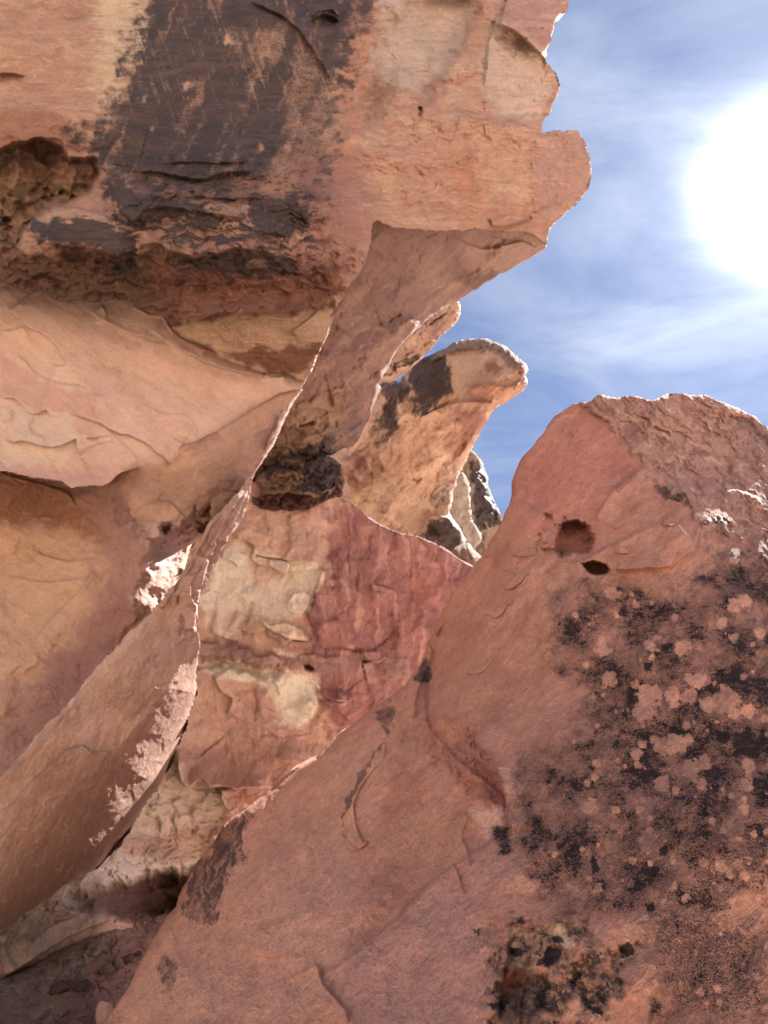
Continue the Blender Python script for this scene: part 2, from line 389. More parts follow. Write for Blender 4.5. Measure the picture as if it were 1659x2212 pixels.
    hh = math_n(t, 'ADD', math_n(t, 'MULTIPLY', st, .9), math_n(t, 'MULTIPLY', fine, .55))
    hh = math_n(t, 'ADD', hh, math_n(t, 'MULTIPLY', mid, 1.2)); hh = math_n(t, 'ADD', hh, math_n(t, 'MULTIPLY', grit, .22))
    hh = math_n(t, 'ADD', hh, math_n(t, 'MULTIPLY', lf, .12))
    bp = N(t, 'ShaderNodeBump'); bp.inputs['Distance'].default_value = dist*size; t.links.new(hh, bp.inputs['Height'])
    t.links.new(math_n(t, 'MULTIPLY', rg, bump, clamp=True), bp.inputs['Strength']); t.links.new(bp.outputs[0], b.inputs['Normal'])
    return m
def thing(name, label, cat, loc, group=None):
    o = bpy.data.objects.new(name, None); C.objects.link(o); o.location = loc; o.empty_display_size = .2
    o['label'] = label; o['category'] = cat
    if group: o['group'] = group
    bpy.context.view_layer.update(); return o
def tag(o, label, cat, group=None):
    o['label'] = label; o['category'] = cat
    if group: o['group'] = group
def struct(o): o['kind'] = 'structure'; return o
def at(px, py, d): return tuple(CAM+ray(px, py)*d)
#@@BODY
# ------------------------------------------------------------------ the ground: wash floor, with an unseen slope added behind the camera for bounce light
def ground():
    a = np.concatenate([-np.geomspace(900, 14, 40), np.arange(-13, 13.01, .35), np.geomspace(14, 900, 40)])
    gx, gy = np.meshgrid(a, a); x = gx.ravel(); y = gy.ravel()
    z = fbm(x/5, y/5, 5, 2)*.35+fbm(x/40, y/40, 3, 9)*1.2*sstep(5, 40, np.hypot(x, y))
    z = z+sstep(2.5, 9, y)*.6*sstep(30, 12, y)+sstep(-6, -26, y)*9*(.75+.25*pn(x/9, y/9, 3))-.25
    V = np.stack([x, y, z], 1); n = len(a); ii = np.arange(n*n).reshape(n, n)
    F = np.stack([ii[:-1, :-1], ii[:-1, 1:], ii[1:, 1:], ii[1:, :-1]], -1).reshape(-1, 4)
    me = bpy.data.meshes.new('ground'); me.from_pydata(V.tolist(), [], F.tolist()); me.polygons.foreach_set('use_smooth', np.ones(len(F), bool))
    c = np.ones((len(V), 4), np.float32); c[:, :3] = sat(lin((205, 166, 138)))*.95
    t = me.color_attributes.new('Col', 'FLOAT_COLOR', 'POINT'); t.data.foreach_set('color', c.ravel())
    t = me.attributes.new('grain', 'FLOAT_VECTOR', 'POINT'); t.data.foreach_set('vector', V.astype(np.float32).ravel())
    t = me.attributes.new('rgh', 'FLOAT', 'POINT'); t.data.foreach_set('value', np.ones(len(V), np.float32))
    me.materials.append(rock_mat('sand', 0, 1, .3, .6, size=2))
    o = bpy.data.objects.new('ground', me); C.objects.link(o); return struct(o)
ground()
M_bed = rock_mat('bedded_sandstone', 0, 6, .30, .95)
M_smooth = rock_mat('smooth_sandstone', 35, 4, .18, .5)
M_leaf = rock_mat('slab_sandstone', -62, 5, .22, .55)
M_wall = rock_mat('stained_sandstone', 88, 3, .26, .7, dist=.04)
M_boul = rock_mat('boulder_sandstone', -55, 2, .30, 1.0, lscale=25., dist=.055)
M_under = rock_mat('overhang_sandstone', -38, 6, .24, .6)
M_far = rock_mat('far_sandstone', -50, 4, .26, .9, size=2.2)

# ------------------------------------------------------------------ A: the overhanging cliff
A1_poly = (zz(-230, -260, 1250, -260, 1240, -120)+z2(893, 0, 885, 30, 862, 52, 840, 70, 833, 110, 820, 160, 806, 195, 802, 225, 815, 250, 835, 275, 855, 310, 858, 340, 845, 375, 828, 400, 822, 430, 800, 455,
      789, 486, 784, 506, 790, 513, 800, 508, 845, 503, 870, 508, 895, 500, 928, 500, 948, 530, 960, 570, 975, 615, 980, 660, 975, 710, 950, 750, 915, 790, 880, 825, 850, 852, 822, 880, 812, 905, 808, 940,
      785, 930, 740, 895, 640, 890, 560, 884, 430, 892, 330, 888, 230, 880, 150, 848, 132, 862)+
      z1(1608, 960, 1605, 1020, 1590, 1100, 1560, 1170, 1500, 1250, 1440, 1345, 1432, 1400, 1400, 1480, 1350, 1580, 1312, 1650,
      1230, 1612, 1180, 1617, 1100, 1604, 1010, 1572, 960, 1550, 930, 1522, 850, 1482, 760, 1442, 740, 1412, 700, 1372, 640, 1350, 590, 1332, 560, 1302, 480, 1297, 430, 1312, 350, 1302, 260, 1302, 200, 1277, 100, 1247, 0, 1227)+
      zz(-230, 590))
A1_ctrl = [(-200, -250, 6.6), (0, 0, 6.1), (0, 300, 5.6), (0, 560, 5.15), (300, 0, 6.5), (300, 300, 5.7), (280, 620, 5.1), (600, 0, 7.0), (600, 300, 6.0), (560, 560, 5.25), (700, 640, 5.45), (650, 800, 5.65),
     (480, 700, 5.3), (800, 0, 7.4), (800, 480, 5.9), (760, 380, 6.0), (1000, 0, 7.9), (1000, 300, 6.9), (950, 480, 6.7), (1230, 0, 8.8), (1180, 200, 8.0), (1200, 480, 8.2), (1270, 380, 8.6), (1240, -250, 10.), (600, -250, 8.4)]
def paintA1(S):
    x, y = S.x, S.y
    S.vary((214, 166, 130), 60, .6, 3, 0, -.1, .5, 1); S.vary((176, 112, 88), 45, .45, 4, 2, 0, .5, 7)
    S.vary((222, 186, 152), 10, .35, 9, 0, .05, .5, 17, mask=sstep(520, 300, y))
    S.h += 55*np.exp(-((y-440-.06*(x-400))/85)**2)*sstep(200, 300, x)*sstep(800, 700, x)-60*np.exp(-((y-630-.0*x)/34)**2)*sstep(760, 640, x)*sstep(250, 330, x)
    S.h += 45*S.mask(zz(50, 480, 130, 455, 290, 490, 330, 520, 300, 560, 150, 560, 60, 545), soft=26)
    # broad pigment areas
    S.tint(zz(180, -260, 330, -260, 320, 120, 270, 150, 250, 210, 225, 240, 200, 180, 215, 90), (226, 192, 150), .8, soft=26, warp=1.5, nz=34, ns=7, asp=6)
    S.tint(zz(-230, 235, 60, 235, 150, 255, 160, 300, 215, 340, 100, 300, 0, 330, -230, 340), (178, 112, 84), .8, soft=12)
    S.tint(zz(775, -260, 850, -260, 800, 120, 770, 300, 740, 480, 690, 480, 720, 330, 745, 160), (206, 138, 108), .85, soft=14, warp=1.2)
    S.tint(zz(830, -260, 1060, -260, 1010, 80, 960, 160, 900, 200, 840, 190, 800, 150, 820, 60), (214, 184, 160), .9, soft=14, warp=1.5, nz=10)
    S.tint(zz(1060, 30, 1150, 80, 1200, 180, 1150, 260, 1080, 260, 1040, 190, 1050, 90), (212, 182, 160), .85, soft=12, warp=1.3)
    S.tint(zz(1070, -260, 1240, -260, 1215, 20, 1190, 90, 1120, 90, 1070, 20), (196, 142, 132), .8, soft=16)
    S.tint(zz(1010, 290, 1110, 270, 1130, 370, 1100, 440, 1000, 450, 970, 380), (200, 130, 96), .7, soft=30, nz=30, ns=9, asp=3)
    S.tint(zz(1010, 280, 1120, 270, 1160, 420, 1060, 430), (216, 172, 142), .5, soft=14, nz=30, ns=6, asp=6, seed=9)
    S.tint(zz(880, 200, 960, 180, 1000, 300, 930, 470, 860, 450, 900, 320), (204, 144, 118), .6, soft=26)
    S.tint(zz(1150, 290, 1290, 270, 1290, 400, 1190, 470, 1150, 420), (192, 140, 124), .85, soft=10)
    S.tint(zz(640, 330, 800, 330, 810, 480, 790, 560, 720, 620, 620, 600, 620, 470), (180, 118, 104), .75, soft=30, nz=16)
    S.tint(zz(300, 480, 420, 480, 560, 500, 640, 540, 560, 560, 420, 545, 330, 530, 300, 500), (176, 124, 104), .8, soft=8)
    S.tint(zz(290, 410, 420, 385, 560, 395, 640, 420, 540, 440, 400, 440, 320, 470), (170, 112, 92), .75, soft=10)
    # lower rough band
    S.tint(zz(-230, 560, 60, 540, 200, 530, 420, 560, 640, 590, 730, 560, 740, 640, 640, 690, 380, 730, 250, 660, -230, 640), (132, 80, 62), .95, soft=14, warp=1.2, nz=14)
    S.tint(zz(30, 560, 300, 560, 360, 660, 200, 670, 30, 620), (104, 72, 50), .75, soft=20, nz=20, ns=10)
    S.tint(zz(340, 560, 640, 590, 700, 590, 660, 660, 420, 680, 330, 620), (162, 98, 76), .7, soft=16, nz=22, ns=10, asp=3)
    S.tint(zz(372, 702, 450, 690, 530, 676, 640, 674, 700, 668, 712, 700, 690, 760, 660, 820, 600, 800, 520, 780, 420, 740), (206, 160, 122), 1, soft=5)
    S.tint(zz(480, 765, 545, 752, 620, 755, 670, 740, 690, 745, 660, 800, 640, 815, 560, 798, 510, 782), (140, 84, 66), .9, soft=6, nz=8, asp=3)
    lens = S.mask(zz(372, 702, 450, 692, 530, 678, 640, 676, 720, 655, 740, 700, 690, 760, 670, 840, 600, 820, 520, 800, 420, 760, 350, 720), soft=5, warp=.6)
    # alcove with honeycomb pits on the left
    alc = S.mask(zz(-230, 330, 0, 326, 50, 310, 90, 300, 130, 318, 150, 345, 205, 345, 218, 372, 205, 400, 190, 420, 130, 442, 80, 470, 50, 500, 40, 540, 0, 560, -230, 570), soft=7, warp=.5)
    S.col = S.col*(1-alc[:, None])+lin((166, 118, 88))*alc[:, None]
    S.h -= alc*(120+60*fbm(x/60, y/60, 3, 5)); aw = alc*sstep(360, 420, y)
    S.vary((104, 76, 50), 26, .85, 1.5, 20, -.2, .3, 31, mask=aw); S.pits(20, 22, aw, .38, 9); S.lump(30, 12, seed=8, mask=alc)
    # varnish
    va = S.mask(zz(312, -260, 312, 0, 290, 60, 262, 130, 262, 180, 236, 225, 225, 262, 150, 285, 160, 312, 212, 345, 238, 400, 262, 470, 296, 500, 330, 478, 420, 450, 500, 452, 560, 445, 620, 470, 655, 500, 700, 420, 715, 330, 733, 240, 745, 160, 775, 60, 815, 0, 830, -260),
                soft=44, warp=1.8, nz=46, ns=20, asp=1.5)**.8
    va = va*sstep(-.55, .1, fbm(x/46, y/46, 4, 64)+.35)**.5
    pink = S.mask(zz(640, 80, 690, 120, 730, 190, 720, 300, 690, 400, 600, 430, 520, 400, 560, 370, 620, 340, 618, 220, 640, 160), soft=22, warp=1.3)
    inner = S.mask(zz(480, 60, 600, 60, 600, 130, 480, 130), soft=30, nz=14, ns=8, asp=4)
    lower = sstep(330, 430, y)*va; blot = sstep(-.05, .45, fbm(x/60, y/16, 4, 61)+.15)
    ru, rv = rot(S.wx, S.wy, 115); ban = fbm(ru/260, rv/26, 4, 62); va = va*np.clip(.90+.42*ban+.22*fbm(ru/120, rv/9, 3, 63), .35, 1.1)
    v = va*(1.0-.42*pink-.30*inner)*(1-lower*.42*(1-blot))
    for P, a in ((zz(70, 475, 120, 470, 200, 478, 270, 490, 302, 525, 296, 548, 230, 552, 200, 530, 150, 530, 80, 520, 56, 495), .95), (zz(215, 345, 240, 370, 300, 420, 330, 440, 420, 460, 480, 452, 470, 480, 330, 470, 300, 500, 262, 480), .85),
                 (zz(540, 430, 640, 425, 668, 460, 660, 500, 620, 520, 560, 505, 530, 470), .85), (zz(370, 560, 440, 540, 540, 535, 640, 560, 650, 585, 560, 600, 440, 595), .75),
                 (zz(300, 545, 330, 540, 320, 570, 260, 575), .5), (zz(60, 610, 150, 640, 240, 645, 120, 655), .5), (zz(1260, 700, 1261, 700, 1260, 701), 0)):
        v = np.maximum(v, a*S.mask(P, soft=10, warp=1.2, nz=12, ns=8, asp=3))
    u_, v_ = rot(S.wx, S.wy, -4); v_ = v_+fbm(u_/70, v_/60, 2, 52)*18; lam = ridged(u_/120, v_/15, 3, 12, .55); md = sstep(300, 360, y)*sstep(640, 560, y)*sstep(760, 640, x)*sstep(200, 260, x)
    v = np.maximum(v*(1-.0*md), md*np.clip(.25+.75*sstep(.25, .62, lam+.35*fbm(x/70, y/40, 3, 66)), 0, .95)*(1-.6*pink*sstep(460, 400, y))*(.55+.45*sstep(-.3, .2, fbm(x/90, y/50, 3, 67))))
    strk = .5+.5*fbm(rot(x, y, 72)[0]/160, rot(x, y, 72)[1]/9, 3, 71)
    v = v*(1-.25*sstep(.5, .8, strk)*sstep(330, 200, y))
    S.varn = np.clip(v, 0, 1)
    S.lich = np.maximum(S.lich, pink*.62*sstep(460, 300, y)); S.lich = np.maximum(S.lich, .55*S.mask(zz(680, -60, 800, -60, 770, 120, 700, 150), soft=20))
    S.blobs([(703, 236, 10), (690, 205, 7), (699, 280, 6), (680, 300, 6), (370, 259, 5), (187, 475, 14), (652, 512, 9), (715, 212, 5)], (214, 160, 130))
    # relief
    band = sstep(500, 560, y)*(1-alc)*(1-lens)
    S.lump(170, 34, 2.2, 5, 3, o=3); S.lump(40, 7, 2.5, 3, 4); S.lump(12, 2.0, 2, 0, 5, mask=1+band)
    S.strata(2, 10, 2.4, 9, 6, mask=sstep(700, 200, x)*sstep(480, 300, y)*(1-va*.3)+.5*sstep(740, 800, x), col=.05)
    mid = S.mask(zz(250, 330, 620, 320, 740, 430, 760, 560, 560, 560, 280, 500), soft=40)
    S.h += mid*15*lam; S.strata(-5, 9, 4.0, 9, 14, mask=mid, col=.06); S.plates(52, 5, 3, -3, 41, mask=mid)
    S.lump(46, 16, 2.4, 2, 9, mask=band); S.lump(17, 6.5, 1.8, 4, 19, mask=band); S.pits(34, 13, band, .30, 21); S.pits(12, 4, band, .3, 22, 2.2); S.strata(4, 16, 13, 5, 13, mask=band, col=.12)
    S.strata(7, 9, 4, 8, 23, mask=lens*sstep(640, 560, x), col=.10); S.lump(30, 7, 1.5, -40, 24, mask=lens*sstep(560, 660, x))
    S.h -= lens*38*sstep(0, 1, 1)+0*x
    S.pits(15, 3.2, sstep(700, 780, x)*sstep(500, 300, y), .2, 33, 3); S.pits(30, 4, sstep(760, 300, x)*sstep(300, 200, y)*.5, .14, 34, 3)
    S.lump(26, 4.5, 3.2, 8, 36, mask=sstep(720, 780, x)*sstep(340, 420, y)); S.strata(5, 9, 3.2, 6, 37, mask=sstep(700, 780, x)*sstep(400, 440, y)*.9, col=.05)
    rt = sstep(740, 800, x)*sstep(500, 470, y); S.lump(60, 12, 2.2, 10, 81, mask=rt); S.strata(6, 13, 5, 7, 82, mask=rt*sstep(180, 260, y), col=.06); S.lump(15, 2.6, 2.4, 4, 83, mask=rt); S.plates(46, 4, 2.2, 8, 84, mask=rt); S.vary((224, 184, 158), 8, .4, 8, 3, .1, .5, 85, mask=rt); S.vary((178, 112, 88), 7, .35, 7, 3, .2, .55, 86, mask=rt)
    # scoops and ribs of the upper right
    S.h -= 80*S.mask(z2(170, 120, 330, -60, 540, -60, 530, 60, 480, 150, 425, 240, 390, 330, 350, 380, 300, 340, 240, 280, 200, 330, 150, 450, 120, 460, 110, 400, 140, 250), soft=24, warp=.8)
    S.h -= 50*S.mask(z2(300, -40, 520, -40, 500, 80, 440, 200, 370, 210, 300, 130), soft=30, warp=.5)
    S.step(z2(615, 40, 605, 110, 580, 170, 575, 260, 560, 340), 14, 50, 3, side=-1, seed=3); S.step(z2(610, 90, 680, 120, 740, 170, 800, 225), 22, 60, 3, seed=4, side=-1)
    S.h -= 44*S.mask(z2(600, 110, 700, 140, 800, 230, 850, 330, 800, 420, 760, 470, 620, 460, 570, 330), soft=20, warp=.8)
    S.strata(12, 22, 5, 4, 14, mask=S.mask(z2(600, 110, 700, 140, 800, 230, 850, 330, 800, 420, 760, 470, 620, 460, 570, 330), soft=14), col=.04)
    S.step(z2(460, 430, 500, 445, 540, 460, 640, 470, 700, 480, 770, 500), 12, 26, 3, seed=5); S.step(z2(770, 510, 765, 600, 745, 700, 760, 800, 820, 880), 9, 80, 16, seed=6, side=-1)
    S.step(z2(380, 360, 385, 450, 370, 600, 320, 720, 260, 790), 7, 40, 3, seed=7); S.crack(z2(315, 410, 322, 430, 316, 450), 4, 16)
    S.step(z2(560, 880, 600, 850, 660, 830, 740, 825, 800, 800, 840, 790), 6, 26, 2.5, seed=8, side=1); S.crack(z2(580, 830, 590, 870, 630, 880, 700, 860, 760, 830), 4, 9)
    S.hole(z1(1345, 95, 1365, 75, 1400, 65, 1440, 75, 1462, 95, 1440, 118, 1400, 122, 1365, 118), 40, 3); S.step(z1(1340, 80, 1380, 50, 1430, 45, 1470, 80), 10, 24, 2, side=-1)
    S.hole(z1(0, 322, 60, 318, 100, 332, 80, 350, 0, 352), 22, 3); S.hole(z1(1130, 1015, 1190, 1010, 1230, 1022, 1200, 1036, 1140, 1032), 22, 3)
    # ledges in the dark face
    S.step(z1(580, 740, 700, 745, 800, 768, 880, 775, 940, 755, 1020, 742, 1120, 738), 17, 26, 2.2, seed=9, side=-1); S.step(z1(690, 705, 860, 700, 960, 705, 1100, 700), 9, 20, 2, seed=10, side=-1)
    S.step(z1(720, 850, 860, 850, 1000, 860, 1120, 850), 7, 20, 2, seed=11, side=-1); S.step(z1(600, 920, 700, 895, 800, 905, 950, 930, 1080, 945), 14, 34, 3, seed=12, side=-1)
    S.step(z1(300, 530, 420, 520, 560, 545, 650, 560), 10, 50, 3, seed=13, side=1); S.step(z1(480, 650, 440, 700, 520, 900, 600, 990), 26, 60, 5, seed=14, side=-1)
    S.step(z1(100, 985, 180, 930, 260, 895, 400, 915, 520, 960, 600, 1000), 24, 60, 4, seed=15, side=1); S.step(z1(110, 1010, 200, 1050, 330, 1065, 430, 1085, 520, 1110, 600, 1060), 26, 44, 4, seed=16, side=-1)
    S.hole(z1(265, 1090, 300, 1055, 380, 1060, 405, 1095, 370, 1135, 300, 1130), 26, 6); S.hole(z1(100, 1230, 180, 1180, 290, 1220, 250, 1270, 150, 1260), 22, 7)
    S.hole(z1(1310, 1200, 1350, 1175, 1400, 1190, 1410, 1225, 1360, 1245), 13, 6); S.step(z1(590, 1060, 680, 1055, 760, 1100, 900, 1110, 1000, 1075, 1150, 1090, 1210, 1120), 18, 40, 3, seed=17, side=-1)
    S.step(z1(950, 1180, 1100, 1215, 1300, 1190, 1400, 1150, 1500, 1190, 1560, 1170), 12, 26, 3, seed=18, side=1)
    S.step(z1(730, 1385, 800, 1395, 880, 1380, 960, 1350, 1090, 1355, 1200, 1358, 1330, 1325), 26, 40, 2.5, seed=19, side=-1)
    S.step(z1(800, 1450, 900, 1500, 1050, 1550, 1200, 1560), 8, 20, 2, seed=20); S.step(z1(1250, 1440, 1330, 1380, 1380, 1340), 10, 22, 3, seed=22)
    S.step(z1(1060, 0, 1200, 60, 1290, 130, 1380, 260, 1440, 370), 12, 50, 3, seed=23, side=-1); S.step(z1(80, 640, 150, 610, 240, 600, 300, 640), 8, 30, 2, seed=24, side=-1)
    S.rgh = S.rgh+.7*band+.4*va
overhang = thing('overhanging_cliff', 'huge overhanging sandstone cliff with black desert varnish filling the upper left of the view', 'cliff', at(500, 700, 6.5))
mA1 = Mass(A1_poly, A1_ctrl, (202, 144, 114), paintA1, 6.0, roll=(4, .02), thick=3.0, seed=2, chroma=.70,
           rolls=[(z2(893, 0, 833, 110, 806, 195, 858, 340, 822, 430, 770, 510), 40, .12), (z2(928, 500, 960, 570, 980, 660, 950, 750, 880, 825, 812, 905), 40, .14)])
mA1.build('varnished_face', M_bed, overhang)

A2_poly = (z2(808, 925)+zz(1178, 500, 1100, 486, 1000, 484, 900, 480, 796, 466, 730, 540, 700, 600, 620, 700, 560, 820, 480, 1000, 470, 1080, 560, 1062, 640, 1030, 690, 1005)+z4(560, 860, 580, 862, 640, 832, 700, 812, 740, 762, 800, 642, 835, 545, 850, 520, 860, 490, 850, 460, 890, 400, 930, 330, 1000, 230, 1120, 110)+zz(960, 665, 991, 646)+
      z2(500, 1132, 530, 1115, 600, 1070, 635, 1046, 660, 1038, 720, 1005, 770, 975, 802, 955))
A2_ctrl = [(805, 490, 6.3), (1000, 500, 7.4), (1180, 520, 8.6), (1090, 586, 9.0), (991, 645, 9.7), (850, 780, 9.6), (820, 860, 9.7), (760, 960, 9.9), (640, 1010, 9.4), (560, 1050, 9.2), (640, 860, 8.6), (720, 690, 7.6), (560, 900, 8.8), (900, 620, 8.1)]
def paintA2(S):
    x, y = S.x, S.y
    S.vary((196, 146, 116), 40, .6, 4, -40, .0, .5, 3); S.vary((122, 78, 76), 50, .6, 3, -40, .0, .55, 4); S.vary((206, 160, 128), 9, .4, 7, -42, .25, .6, 5)
    S.tint(zz(805, 480, 1060, 470, 1180, 500, 1150, 560, 1000, 560, 860, 600, 800, 600), (186, 130, 110), .6, soft=30)
    S.tint(zz(560, 880, 700, 860, 760, 900, 740, 960, 620, 1000, 550, 1010), (192, 142, 108), .75, soft=20, nz=16)
    S.tint(zz(1000, 540, 1150, 490, 1180, 530, 1100, 580, 1020, 590), (204, 156, 128), .6, soft=16)
    v = .55*S.mask(zz(820, 700, 880, 670, 900, 680, 850, 720), soft=8, nz=10)+.5*S.mask(zz(690, 930, 790, 860, 770, 960, 700, 980), soft=14, nz=10)+.6*S.mask(zz(560, 990, 700, 960, 740, 975, 650, 1020, 560, 1050), soft=14, nz=12)
    S.varn = np.clip(v+.35*sstep(.2, .6, fbm(rot(x, y, -40)[0]/120, rot(x, y, -40)[1]/26, 4, 9)), 0, .8)
    S.lump(120, 34, 2.5, -42, 6); S.lump(34, 10, 3, -42, 7); S.strata(-42, 22, 7, 5, 8, mask=sstep(520, 600, y), col=.05); S.plates(60, 6, 2.6, -42, 9); S.lump(11, 2.5, 2, -40, 10)
    low = sstep(880, 930, y)*sstep(760, 700, x); S.strata(3, 15, 12, 5, 14, mask=low, col=.07); S.plates(26, 8, 2.2, 4, 15, mask=low)
    S.hole(z4(400, 695, 430, 683, 470, 670, 487, 668, 480, 682, 440, 692, 405, 703), 30, 2)
    for P in (z4(560, 330, 640, 220, 700, 170, 760, 120), z4(700, 210, 760, 130, 800, 90), z4(590, 590, 700, 560, 760, 530), z4(300, 620, 480, 600, 640, 620, 700, 600), z4(860, 150, 960, 110, 1010, 80)): S.step(P, 14, 30, 2.5, side=-1)
    S.step(z4(1090, 110, 1000, 225, 940, 300, 900, 390, 850, 470), 20, 40, 3, seed=5, side=1); S.step(z4(770, 740, 700, 790, 600, 850, 520, 830), 16, 30, 3, side=1)
    for P, H in ((z2(240, 890, 250, 950, 230, 1010), 9), (z2(380, 890, 390, 940, 350, 1010, 300, 1080), 9), (z2(420, 900, 560, 960, 700, 930, 790, 960), 12), (z2(600, 900, 640, 960, 560, 1040, 500, 1080), 12), (z2(740, 890, 700, 960, 620, 1010), 10)): S.step(P, H, 30, 2.5)
    S.rgh += .3
mA2 = Mass(A2_poly, A2_ctrl, (160, 110, 94), paintA2, 4.5, roll=(10, .12), thick=2.5, seed=4,
           rolls=[(z2(468, 1150, 530, 1115, 600, 1070, 660, 1038, 770, 975, 808, 930), 20, .10), (z4(640, 830, 740, 762, 800, 642, 850, 520, 890, 400, 1000, 230, 1120, 110), 14, .2)])
mA2.build('underside', M_under, overhang)
def paintA3(S):
    S.vary((212, 170, 132), 26, .7, 3, -45, -.1, .4, 3); S.vary((128, 84, 78), 22, .7, 3, -48, .1, .5, 5)
    S.varn = .75*S.mask(z4(1130, 110, 1200, 60, 1240, 70, 1160, 120), soft=4, nz=6)+.7*S.mask(z4(900, 385, 960, 350, 1060, 300, 1090, 300, 1000, 370, 930, 400), soft=4, nz=6)
    S.strata(-46, 15, 13, 5, 8, col=.06); S.lump(40, 16, 2, -45, 4); S.plates(24, 6, 2.4, -46, 9); S.lump(10, 2.5, seed=6)
    S.step(z4(1000, 330, 1080, 280, 1180, 220), 16, 24, 2, side=-1); S.step(z4(930, 380, 1030, 350, 1090, 310), 14, 20, 2, side=1)
A3_poly = zz(900, 560, 975, 628)+z4(1275, 0, 1295, 8, 1306, 40, 1308, 68, 1290, 110, 1240, 165, 1190, 205, 1185, 222, 1150, 262, 1125, 290, 1105, 302, 1098, 315, 1062, 348, 1030, 385, 1000, 402, 960, 430, 930, 448, 900, 460, 868, 458)+zz(800, 850, 760, 850, 780, 720)
mA3 = Mass(A3_poly, [(991, 650, 10.6), (820, 830, 10.6), (900, 700, 10.0), (960, 750, 11.0), (900, 780, 11.0), (780, 800, 10.1)], (184, 132, 108), paintA3, 3.5, roll=(10, .12), thick=2.0, seed=6)
mA3.build('rear_ledge', M_under, overhang)

# ------------------------------------------------------------------ B: smooth tan slab under it
B_poly = (zz(-230, 500, 0, 520, 300, 560, 600, 720, 640, 770, 664, 815, 652, 838, 632, 863, 618, 885, 560, 925, 500, 962, 450, 985, 400, 1003, 350, 1013, 295, 1012, 258, 1025, 228, 1050, 175, 1052, 155, 1056, 133, 1040, 100, 1036, 50, 1028, 0, 1018, -230, 1000))
B_ctrl = [(-200, 600, 5.5), (0, 620, 5.5), (300, 640, 5.6), (640, 790, 5.95), (600, 880, 5.75), (450, 985, 5.35), (230, 1040, 5.1), (0, 1015, 5.0), (-200, 1010, 4.9), (250, 820, 5.35), (450, 830, 5.6), (0, 820, 5.3)]
def paintB(S):
    S.vary((222, 178, 140), 70, .5, 2, 30, -.2, .4, 3); S.vary((198, 140, 110), 60, .55, 3, 28, .0, .5, 4)
    S.tint(z3(0, 380, 100, 420, 250, 520, 410, 570, 400, 660, 200, 640, 0, 560), (208, 150, 116), .8, soft=8)
    S.tint(z3(0, 590, 100, 610, 180, 650, 290, 640, 340, 770, 330, 830, 250, 860, 100, 900, 0, 890), (212, 180, 138), .85, soft=7, nz=6)
    S.tint(z3(0, 270, 90, 270, 200, 330, 280, 440, 380, 530, 380, 580, 200, 520, 0, 380), (220, 176, 134), .7, soft=7)
    S.tint(z3(360, 190, 560, 200, 700, 300, 860, 400, 1150, 480, 1300, 520, 1000, 480, 800, 440, 700, 350, 500, 260, 400, 240), (218, 174, 134), .8, soft=7, nz=5)
    S.tint(z3(0, 100, 100, 130, 30, 200, 0, 260), (222, 182, 144), .8, soft=8)
    S.tint(zz(-230, 985, 120, 1010, 240, 1030, 240, 1060, -230, 1050), (186, 134, 118), .6, soft=10, nz=8)
    S.tint(z3(300, 840, 600, 890, 850, 860, 620, 980, 300, 990), (204, 152, 118), .5, soft=20)
    S.vary((228, 186, 150), 9, .35, 12, 30, .3, .6, 21)
    S.lump(190, 26, 1.8, 28, 5, o=2); S.lump(60, 4, 2.5, 28, 6, o=3); S.lump(16, .8, 1.5, 0, 7); S.lump(7, .35, seed=8)
    S.step(z3(20, 170, 35, 210, 80, 240, 130, 285, 200, 320, 250, 370, 280, 420, 284, 440, 250, 448, 215, 435), 7, 50, 2.0, 3, 1, side=-1)
    S.step(z3(60, 385, 110, 430, 160, 480, 230, 515, 320, 530, 385, 545), 4, 30, 2, 3, 2, side=1); S.step(z3(0, 300, 60, 290, 110, 270), 5, 30, 1.5)
    S.step(z3(410, 570, 415, 600, 405, 640, 420, 680), 4, 20, 1.5, side=-1); S.step(z3(0, 580, 60, 590, 110, 630, 150, 660, 200, 640, 220, 680), 6, 40, 1.6, 4, 3, side=-1)
    S.step(z3(0, 765, 60, 775, 90, 768, 150, 785, 230, 800, 320, 770, 335, 765, 333, 800, 350, 838, 330, 845), 9, 40, 1.6, 4, 4, side=-1)
    S.step(z3(290, 650, 350, 670, 440, 700, 500, 735, 580, 755, 640, 790, 690, 830, 725, 865, 770, 885, 800, 880), 6.5, 45, 1.5, 4, 5, side=-1)
    S.step(z3(440, 700, 520, 770, 580, 830, 600, 890), 3, 30, 1.6, side=1); S.step(z3(150, 660, 130, 700, 140, 740, 200, 755), 4, 24, 1.5)
    S.step(z3(440, 180, 460, 220, 462, 265), 9, 14, 1.5, side=1); S.step(z3(360, 195, 420, 240, 500, 280, 600, 320, 720, 340, 800, 390, 900, 440, 1010, 470, 1100, 490, 1200, 500), 6, 26, 1.6, 4, 6, side=-1)
    S.step(z3(560, 190, 640, 230, 700, 240, 740, 300, 800, 350, 870, 380, 960, 400), 10, 22, 2, 4, 7, side=-1)
    S.hole(z3(615, 325, 640, 300, 660, 296, 690, 320, 712, 348, 690, 346, 650, 335), 9, 1.6, .2); S.hole(z3(536, 358, 560, 368, 562, 374, 540, 364), 6, 1.5)
    S.step(z3(870, 410, 890, 385, 930, 390, 960, 420), 6, 14, 1.5, side=-1); S.step(z3(1140, 480, 1180, 500, 1240, 490), 7, 14, 1.5)
    for P in (z3(560, 670, 620, 665, 700, 690, 780, 690, 850, 720, 850, 760), z3(600, 600, 700, 650, 800, 660, 860, 720), z3(640, 720, 720, 740, 800, 790)): S.step(P, 2.0, 16, 1.5)
    S.crack(z3(0, 620, 50, 630, 55, 670, 30, 690, 0, 680), 2, 3); S.step(z3(1040, 660, 1080, 690, 1060, 700), 3, 10, 1.5)
